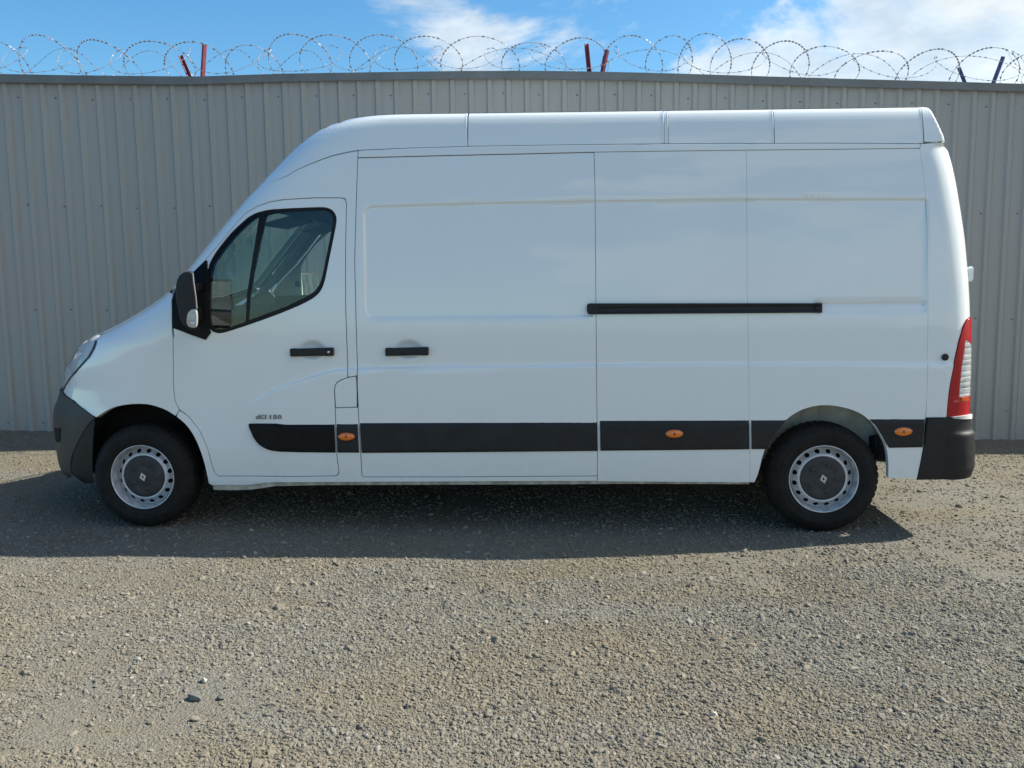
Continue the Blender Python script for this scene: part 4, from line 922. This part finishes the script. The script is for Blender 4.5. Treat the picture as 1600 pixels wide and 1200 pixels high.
# ---- wheels
def make_wheel(x, y, z, flip):
    w = empty('wheel', (x-VMID, y, z)); w.parent = van
    # tyre with shoulder blocks
    seg = 192
    prof_ = [(.205, .030), (.213, .004), (.232, -.010), (.238, -.0118), (.2395, -.0142), (.2425, -.0146), (.244, -.0128), (.262, -.017), (.268, -.0168), (.2695, -.0187), (.2725, -.0186), (.274, -.0160), (.290, -.012), (.310, -.001), (.322, .010), (.332, .020), (.3385, .032), (.3400, .052), (.3335, .054), (.3335, .062), (.3405, .064), (.3415, .095), (.335, .097), (.335, .105), (.3415, .107), (.3405, .138), (.3335, .14), (.3335, .148), (.340, .150), (.3385, .172), (.330, .186), (.310, .206), (.262, .22), (.213, .20), (.205, .17)]
    V = []; F = []; n = len(prof_)
    for k in range(seg):
        th = 2*math.pi*k/seg
        for i, (r, yy) in enumerate(prof_):
            if 14 <= i <= 17 or 28 <= i <= 31: r = r - (.006 if (k % 4) == 0 else 0)
            if 20 <= i <= 21 or 24 <= i <= 25: r = r - (.005 if ((k+2*i) % 4) == 0 else 0)
            V.append((r*math.sin(th), yy, r*math.cos(th)))
    for k in range(seg):
        for i in range(n-1):
            a = k*n+i; b = ((k+1) % seg)*n+i; F.append((a, b, b+1, a+1))
    ty = mesh('tyre', V, F, M['tyre'], w, smooth=False)
    for p in ty.data.polygons: p.use_smooth = True
    if hasattr(ty.data, 'set_sharp_from_angle'): ty.data.set_sharp_from_angle(angle=R(28))
    # rim
    v, f = lathe([(.210, .012), (.2125, .002), (.2105, -.003), (.206, -.002), (.2035, .004), (.202, .016), (.197, .026), (.1945, .048), (.191, .072), (.1875, .072), (.186, .0575)], 96)
    rim = mesh('rim', v, f, M['rim'], w, smooth=True)
    # pierced disc: flat ring pattern in (angle, t) with 16 holes
    nh = 16; V = []; F = []; prof2 = lambda t_: (.186-.034*t_, .0575-.030*t_**1.25)
    ptsl = []; eds = []
    Wd = 2*math.pi*.17; 
    for k in range(nh):
        base = len(ptsl); N = 16
        for q in range(N):
            th = 2*math.pi*q/N
            ptsl.append(Vector((k*Wd/nh+.0155*math.cos(th)+Wd/nh/2, .5+.36*math.sin(th)))); eds.append((base+q, base+(q+1) % N))
    nb = nh*6
    for tv in (0.0, .06, .94, 1.0):
        for q in range(nb+1): ptsl.append(Vector((q*Wd/nb, tv)))
    for tv in (.35, .65):
        for k in range(nh+1): ptsl.append(Vector((k*Wd/nh, tv)))
    vo, eo, fo2, _, _, _ = delaunay_2d_cdt(ptsl, eds, [], 0, 1e-6)
    keep = []
    for fx in fo2:
        cx = sum(vo[i].x for i in fx)/3; cy = sum(vo[i].y for i in fx)/3
        kk = (cx/(Wd/nh)) % 1.0; dx = (kk-.5)*(Wd/nh)
        if (dx/.0155)**2+((cy-.5)/.36)**2 < .96: continue
        keep.append(tuple(fx))
    for p in vo:
        r, yy = prof2(p.y); th = p.x/.17; V.append((r*math.sin(th), yy, r*math.cos(th)))
    mesh('pierced_disc', V, keep, M['rim'], rim, smooth=True)
    v, f = lathe([(.152, .0275), (.150, .0255), (.146, .0245), (.138, .0250), (.134, .030)], 96)
    mesh('disc_face', v, f, M['rim'], rim, smooth=True)
    v, f = lathe([(.20, .075), (.10, .085), (.0, .085)], 40)
    mesh('brake_drum', v, f, M['dark'], w, smooth=True)
    v, f = lathe([(.1375, .028), (.1365, .022), (.132, .019), (.110, .0165), (.085, .014), (.080, .0155), (.055, .0125), (.052, .011), (.0, .0095)], 80)
    cp = mesh('hub_cap', v, f, M['cap'], w, smooth=True)
    for k in range(5):
        th = 2*math.pi*k/5+.4
        bm = bmesh.new(); bmesh.ops.create_uvsphere(bm, u_segments=12, v_segments=8, radius=1)
        for vv in bm.verts: vv.co = Vector((vv.co.x*.016, vv.co.y*.005, vv.co.z*.016))+Vector((.083*math.sin(th), .0135, .083*math.cos(th)))
        from_bm('nut_bulge', bm, M['cap'], cp, smooth=True)
    # diamond emblem
    lean = R(16)
    def dia(sx, sz): return [(0, sz), (sx, 0), (0, -sz), (-sx, 0)]
    V = []; F = []
    for (sx, sz, yy) in ((.0235, .0315, .0095), (.0220, .0295, .003), (.0080, .0120, .003), (.0070, .0105, .0085)):
        for a, b in dia(sx, sz):
            V.append((a*math.cos(lean)-b*math.sin(lean), yy, a*math.sin(lean)+b*math.cos(lean)))
    for i in range(3):
        for k in range(4): F.append((i*4+k, i*4+(k+1) % 4, (i+1)*4+(k+1) % 4, (i+1)*4+k))
    mesh('emblem', V, F, M['emblem'], cp)
    if flip: w.scale = (1, -1, 1)
    return w
WR = .3385
make_wheel(0, -.985, WR, False); make_wheel(4.332, -.985, WR, False)
make_wheel(0, .985, WR, True); make_wheel(4.332, .985, WR, True)
# ---- wheel houses, underbody
def wheel_house(x, rad, y0, y1, mat, name, wallmat, a0, a1, zc=.36):
    V = []; F = []; N = 30
    for i in range(N+1):
        th = R(a0+(a1-a0)*i/N)
        for yy in (y0, y1): V.append((x+rad*math.cos(th), yy, zc+rad*math.sin(th)))
    for i in range(N): F.append((2*i, 2*i+1, 2*i+3, 2*i+2))
    o = vmesh(name, V, F, mat, smooth=True)
    V = [(x, y1, zc)]+[(x+rad*1.04*math.cos(R(a0+(a1-a0)*i/N)), y1-.002, zc+rad*1.04*math.sin(R(a0+(a1-a0)*i/N))) for i in range(N+1)]
    V += [(V[-1][0], y1-.002, .3), (V[1][0], y1-.002, .3)]
    F = [(0, i, i+1) for i in range(1, N+1)]
    vmesh('inner_panel', V, F, wallmat, o)
    return o
for sgn in (-1, 1):
    wheel_house(.03, .50, sgn*.87, sgn*.62, M['liner'], 'wheel_arch_liner', M['liner'], -12, 186)
    wh = wheel_house(4.332, .455, sgn*.955, sgn*.66, M['house'], 'wheel_house', M['house'], 8, 172)
    for dx in (-.06, .05):
        vbm('seam_rib', box_bm(4.332+dx, sgn*(.66+.004), .70, .006, .006, .22), M['house'], wh)
vbm('underbody', join_bm(box_bm(2.05, 0, .40, 3.05, 1.86, .16), box_bm(4.95, 0, .50, .5, 1.7, .10), box_bm(-.35, 0, .40, .62, 1.3, .18), box_bm(4.3, 0, .60, 1.0, 1.2, .06)), M['under'])
vbm('rear_axle', box_bm(4.332, 0, .34, .10, 1.6, .09, .02), M['under'])
vbm('spring_hanger', join_bm(box_bm(4.73, -.80, .50, .10, .06, .16, .01), box_bm(4.74, -.78, .44, .16, .05, .025)), M['under'])
v, f = tube([(4.1, -.55, .36), (4.7, -.55, .40), (5.15, -.62, .36)], .03, 10); vmesh('exhaust', v, f, M['under'], smooth=True)
# ---- cab interior
vbm('bulkhead', box_bm(1.72, 0, 1.25, .03, 1.86, 1.7), M['trim'])
vbm('cab_floor', box_bm(1.12, 0, .55, 1.2, 1.8, .06), M['dash'])
bm = prism_bm([(-.02, 1.05), (.02, 1.34), (.12, 1.40), (.42, 1.41), (.60, 1.37), (.66, 1.28), (.62, 1.0), (.45, .93), (.1, .95)], -.93, .93, .03, 3)
dsh = vbm('dashboard', bm, M['dash'])
vbm('instrument_hood', box_bm(.62, .42, 1.43, .22, .42, .09, .03, 3), M['dash'], dsh)
bm = prism_bm([(.84, 2.06), (1.0, 2.10), (1.7, 2.12), (1.7, 2.09), (1.0, 2.055), (.88, 2.03)], -.82, .82)
vbm('headliner', bm, M['headliner'])
for sgn in (-1, 1): vbm('sun_visor', box_bm(.86, sgn*.42, 1.985, .20, .5, .018, .006, 2, Matrix.Rotation(R(-14), 4, 'Y')), M['headliner'])
def ring(cx, cy, cz, rad, tr, tilt, n=36, k=10):
    V = []; F = []
    ax = Matrix.Rotation(tilt, 3, 'Y')
    for i in range(n):
        a = 2*math.pi*i/n
        for j in range(k):
            b_ = 2*math.pi*j/k
            p = Vector((tr*math.sin(b_), (rad+tr*math.cos(b_))*math.cos(a), (rad+tr*math.cos(b_))*math.sin(a)))
            p = ax @ p; V.append((p.x+cx, p.y+cy, p.z+cz))
    for i in range(n):
        for j in range(k): F.append((i*k+j, ((i+1) % n)*k+j, ((i+1) % n)*k+(j+1) % k, i*k+(j+1) % k))
    return V, F
V, F = ring(.86, .42, 1.36, .185, .015, R(28)); sw = vmesh('steering_wheel', V, F, M['dash'], smooth=True)
vbm('column', box_bm(.76, .42, 1.30, .22, .09, .09, .02, 2, Matrix.Rotation(R(28), 4, 'Y')), M['dash'], sw)
for (cy, wd) in ((.50, .5), (-.28, .9)):
    s_ = empty('cab_seat', (0, 0, 0)); s_.parent = van
    vbm('cushion', box_bm(1.28, cy, .98, .52, wd, .16, .05, 3), M['seatc'], s_, smooth=True)
    vbm('backrest', box_bm(1.54, cy, 1.32, .14, wd, .66, .05, 3, Matrix.Rotation(R(8), 4, 'Y')), M['seatc'], s_, smooth=True)
    for hy in ((cy,) if wd < .6 else (cy-.22, cy+.22)):
        vbm('headrest', box_bm(1.60, hy, 1.76, .09, .26, .19, .04, 3), M['seatc'], s_, smooth=True)
# door inner trims and screen pillar linings keep the cab dark inside
for sgn in (-1, 1):
    bm = prism_bm([(.36, .70), (1.40, .70), (1.40, 1.42), (1.22, 1.44), (.78, 1.29), (.58, 1.24), (.45, 1.24)], sgn*.945, sgn*.925)
    vbm('door_lining', bm, M['dash'])
    z_ = np.linspace(1.5, 2.1, 10); pin = []
    for zz in z_:
        a = P(np.array([su(.44, zz)[0]]), np.array([zz]))[0]; pin.append((a[0]+.045, sgn*(abs(a[1])-.045), a[2]))
    v, f = tube(pin, .032, 8); vmesh('pillar_lining', v, f, M['trim'], smooth=True)
    z_ = [1.40, 1.7, 1.95, 2.08]
    vbm('middle_pillar_lining', prism_bm([(1.42, .7), (1.62, .7), (1.62, 2.1), (1.40, 2.1), (1.36, 1.9), (1.33, 1.5), (1.42, 1.4)], sgn*.93, sgn*.90), M['trim'])
# cargo box lining stops light leaking through the shut lines
V = []; F = []
zz = np.linspace(.88, 2.32, 12)
for zq in zz:
    hw = float(Wf(zq))-.05
    V += [(1.74, -hw, zq), (5.02 if zq < 2.2 else 4.9, -hw, zq), (5.02 if zq < 2.2 else 4.9, hw, zq), (1.74, hw, zq)]
for i in range(len(zz)-1):
    for k in range(3):
        F.append((4*i+k, 4*i+k+1, 4*i+k+5, 4*i+k+4))
# leave the wheel house openings free
F = [q for q in F if True]
vmesh('cargo_lining', [(p[0], p[1]*.97, p[2]) for p in V], F, M['dark'])

# ------------------------------------------------------------------ loose gravel: instanced stones
def stone_mat():
    m, t, b = newmat('gravel_stone')
    oi = t.nodes.new('ShaderNodeObjectInfo'); co = objco(t)
    c = ramp(t, oi.outputs['Random'], [(0, (.105, .104, .097)), (.25, (.158, .155, .142)), (.5, (.198, .19, .167)), (.7, (.22, .20, .157)), (.94, (.262, .253, .226)), (1, (.40, .385, .34))])
    n = noise(t, co, 2.5, 4, .6)
    c = mixc(t, ramp(t, n, [(.3, 0.0), (.75, .5)]), c, (.19, .162, .125))
    geo = t.nodes.new('ShaderNodeNewGeometry')
    mps = nd(t, 'ShaderNodeMapping'); mps.inputs['Scale'].default_value = (.5, 1.15, 1); mps.inputs['Rotation'].default_value = (0, 0, .12); t.links.new(geo.outputs['Position'], mps.inputs[0])
    dust = ramp(t, noise(t, mps.outputs[0], .95, 6, .68, .6), [(.40, .15), (.60, .72)])
    c = mixc(t, dust, c, (.208, .172, .116))
    t.links.new(c, b.inputs['Base Color']); b.inputs['Roughness'].default_value = .9; b.inputs['Specular IOR Level'].default_value = .25
    return m
M['stone'] = stone_mat()
def scatter(n, ylo, yhi, dens_pow, smed, ssig, seed, wide=None):
    r = np.random.default_rng(seed)
    y = ylo+(yhi-ylo)*r.random(n)**dens_pow
    half = (y+5.49)*.66+.9 if wide is None else 0*y+wide
    x = (r.random(n)*2-1)*half - (y+5.49)*.07
    keep = (vnoise(x*1.3+11, y*1.3+5, 21)*.55+vnoise(x*4.2, y*4.2, 22)*.45) > r.random(n)*.75+.08
    keep &= y < wall_y(x)-.03
    x, y = x[keep], y[keep]
    s = np.exp(r.normal(np.log(smed), ssig, len(x)))
    s = np.clip(s, .0025, .03)
    return x, y, s
A = [scatter(300000, -3.3, -.6, 1.3, .0034, .46, 1), scatter(140000, -1.6, 3.4, 1.35, .0040, .42, 2), scatter(700, -3.2, 2.0, 1.2, .0095, .25, 3), scatter(60000, -3.3, -1.6, 1.35, .0050, .33, 4), scatter(110000, -5.0, 3.6, 1.0, .0058, .4, 5, 9.0)]
gx = np.concatenate([a[0] for a in A]); gy = np.concatenate([a[1] for a in A]); gs = np.concatenate([a[2] for a in A])
gz = ground_z(gx, gy) + gs*.12
me = bpy.data.meshes.new('gravel_points')
me.from_pydata(np.stack([gx, gy, gz], 1).tolist(), [], [])
at = me.attributes.new('size', 'FLOAT', 'POINT'); at.data.foreach_set('value', gs.astype(np.float32))
gr = link('gravel', me, M['stone']); tag(gr, 'loose grey and tan gravel stones covering the yard', 'gravel', kind='stuff')
ng = bpy.data.node_groups.new('gravel_nodes', 'GeometryNodeTree')
ng.interface.new_socket('Geometry', in_out='INPUT', socket_type='NodeSocketGeometry')
ng.interface.new_socket('Geometry', in_out='OUTPUT', socket_type='NodeSocketGeometry')
gi = ng.nodes.new('NodeGroupInput'); go = ng.nodes.new('NodeGroupOutput')
g2i = ng.nodes.new('GeometryNodeGeometryToInstance')
for k in range(7):
    ic = ng.nodes.new('GeometryNodeMeshIcoSphere'); ic.inputs['Radius'].default_value = 1; ic.inputs['Subdivisions'].default_value = 2
    po = ng.nodes.new('GeometryNodeInputPosition')
    ad = ng.nodes.new('ShaderNodeVectorMath'); ad.operation = 'ADD'; ad.inputs[1].default_value = (k*3.7, k*1.9, k*5.1)
    ng.links.new(po.outputs[0], ad.inputs[0])
    vn = ng.nodes.new('ShaderNodeTexVoronoi'); vn.inputs['Scale'].default_value = .75; ng.links.new(ad.outputs[0], vn.inputs['Vector'])
    ma = ng.nodes.new('ShaderNodeMath'); ma.operation = 'MULTIPLY_ADD'; ma.inputs[1].default_value = 1.05; ma.inputs[2].default_value = .42
    ng.links.new(vn.outputs['Distance'], ma.inputs[0])
    sc = ng.nodes.new('ShaderNodeVectorMath'); sc.operation = 'SCALE'; ng.links.new(po.outputs[0], sc.inputs[0]); ng.links.new(ma.outputs[0], sc.inputs['Scale'])
    sq = ng.nodes.new('ShaderNodeVectorMath'); sq.operation = 'MULTIPLY'; sq.inputs[1].default_value = (1.25, .95-.05*(k % 3), .62+.07*(k % 4))
    ng.links.new(sc.outputs[0], sq.inputs[0])
    sp_ = ng.nodes.new('GeometryNodeSetPosition'); ng.links.new(ic.outputs[0], sp_.inputs['Geometry']); ng.links.new(sq.outputs[0], sp_.inputs['Position'])
    sm_ = ng.nodes.new('GeometryNodeSetMaterial'); sm_.inputs['Material'].default_value = M['stone']; ng.links.new(sp_.outputs[0], sm_.inputs[0])
    ss_ = ng.nodes.new('GeometryNodeSetShadeSmooth'); ss_.inputs['Shade Smooth'].default_value = False; ng.links.new(sm_.outputs[0], ss_.inputs[0])
    ng.links.new(ss_.outputs[0], g2i.inputs[0])
m2p = ng.nodes.new('GeometryNodeMeshToPoints'); ng.links.new(gi.outputs[0], m2p.inputs[0])
iop = ng.nodes.new('GeometryNodeInstanceOnPoints'); iop.inputs['Pick Instance'].default_value = True
ng.links.new(m2p.outputs[0], iop.inputs['Points']); ng.links.new(g2i.outputs[0], iop.inputs['Instance'])
ri = ng.nodes.new('FunctionNodeRandomValue'); ri.data_type = 'INT'; ri.inputs[4].default_value = 0; ri.inputs[5].default_value = 6
ng.links.new(ri.outputs[2], iop.inputs['Instance Index'])
rv = ng.nodes.new('FunctionNodeRandomValue'); rv.data_type = 'FLOAT_VECTOR'; rv.inputs[0].default_value = (-.5, -.5, 0); rv.inputs[1].default_value = (.5, .5, 6.28); rv.inputs['Seed'].default_value = 3
ng.links.new(rv.outputs[0], iop.inputs['Rotation'])
na = ng.nodes.new('GeometryNodeInputNamedAttribute'); na.data_type = 'FLOAT'; na.inputs['Name'].default_value = 'size'
ng.links.new(na.outputs[0], iop.inputs['Scale'])
ng.links.new(iop.outputs[0], go.inputs[0])
md = gr.modifiers.new('gravel', 'NODES'); md.node_group = ng

# a few larger stones that stand out one by one
def big_stone(x, y, sx, sy, sz, seed, matc, label):
    r = random.Random(seed); bm = bmesh.new(); bmesh.ops.create_icosphere(bm, subdivisions=4, radius=1)
    cuts = [Vector((r.gauss(0, 1), r.gauss(0, 1), r.gauss(0, 1))).normalized() for _ in range(13)]
    for v in bm.verts:
        n = v.co.normalized(); d = min(1, min((.55+.09*(i % 4))/max(.05, n.dot(c)) for i, c in enumerate(cuts)))
        v.co = Vector((n.x*d*sx, n.y*d*sy, n.z*d*sz))
    bmesh.ops.rotate(bm, cent=(0, 0, 0), matrix=Matrix.Rotation(r.uniform(0, 6), 3, 'Z'), verts=bm.verts)
    sx *= .75
    for v_ in bm.verts: v_.co *= .75
    sz *= .75
    o = from_bm('stone', bm, matc); o.location = (x, y, float(ground_z(x, y))+sz*.45)
    tag(o, label, 'stone', 'larger loose stones on the gravel'); return o
bs = {k: simple('stone_'+k, c, .9, nscale=40, namt=.3, bumpd=.004, bscale=60) for k, c in
      {'dark': (.11, .107, .10), 'pale': (.36, .345, .30), 'tan': (.27, .235, .18), 'grey': (.15, .146, .135)}.items()}
big_stone(-1.46, -2.317, .048, .03, .026, 1, bs['grey'], 'largest dark grey stone on the gravel at lower left')
big_stone(-1.488, -2.166, .021, .018, .018, 2, bs['pale'], 'small cream stone just behind the largest dark grey stone')
big_stone(-1.391, -2.473, .028, .021, .018, 3, bs['tan'], 'tan stone in front of the largest dark grey stone')
big_stone(-1.858, -1.978, .027, .018, .016, 4, bs['pale'], 'whitish stone farthest left on the sunlit gravel')
big_stone(-1.364, -2.30, .036, .024, .017, 5, bs['dark'], 'smaller dark stone right of the largest dark grey stone')
big_stone(.50, -2.36, .026, .020, .018, 6, bs['pale'], 'cream stone on the gravel near the bottom edge of the picture, right of the middle')
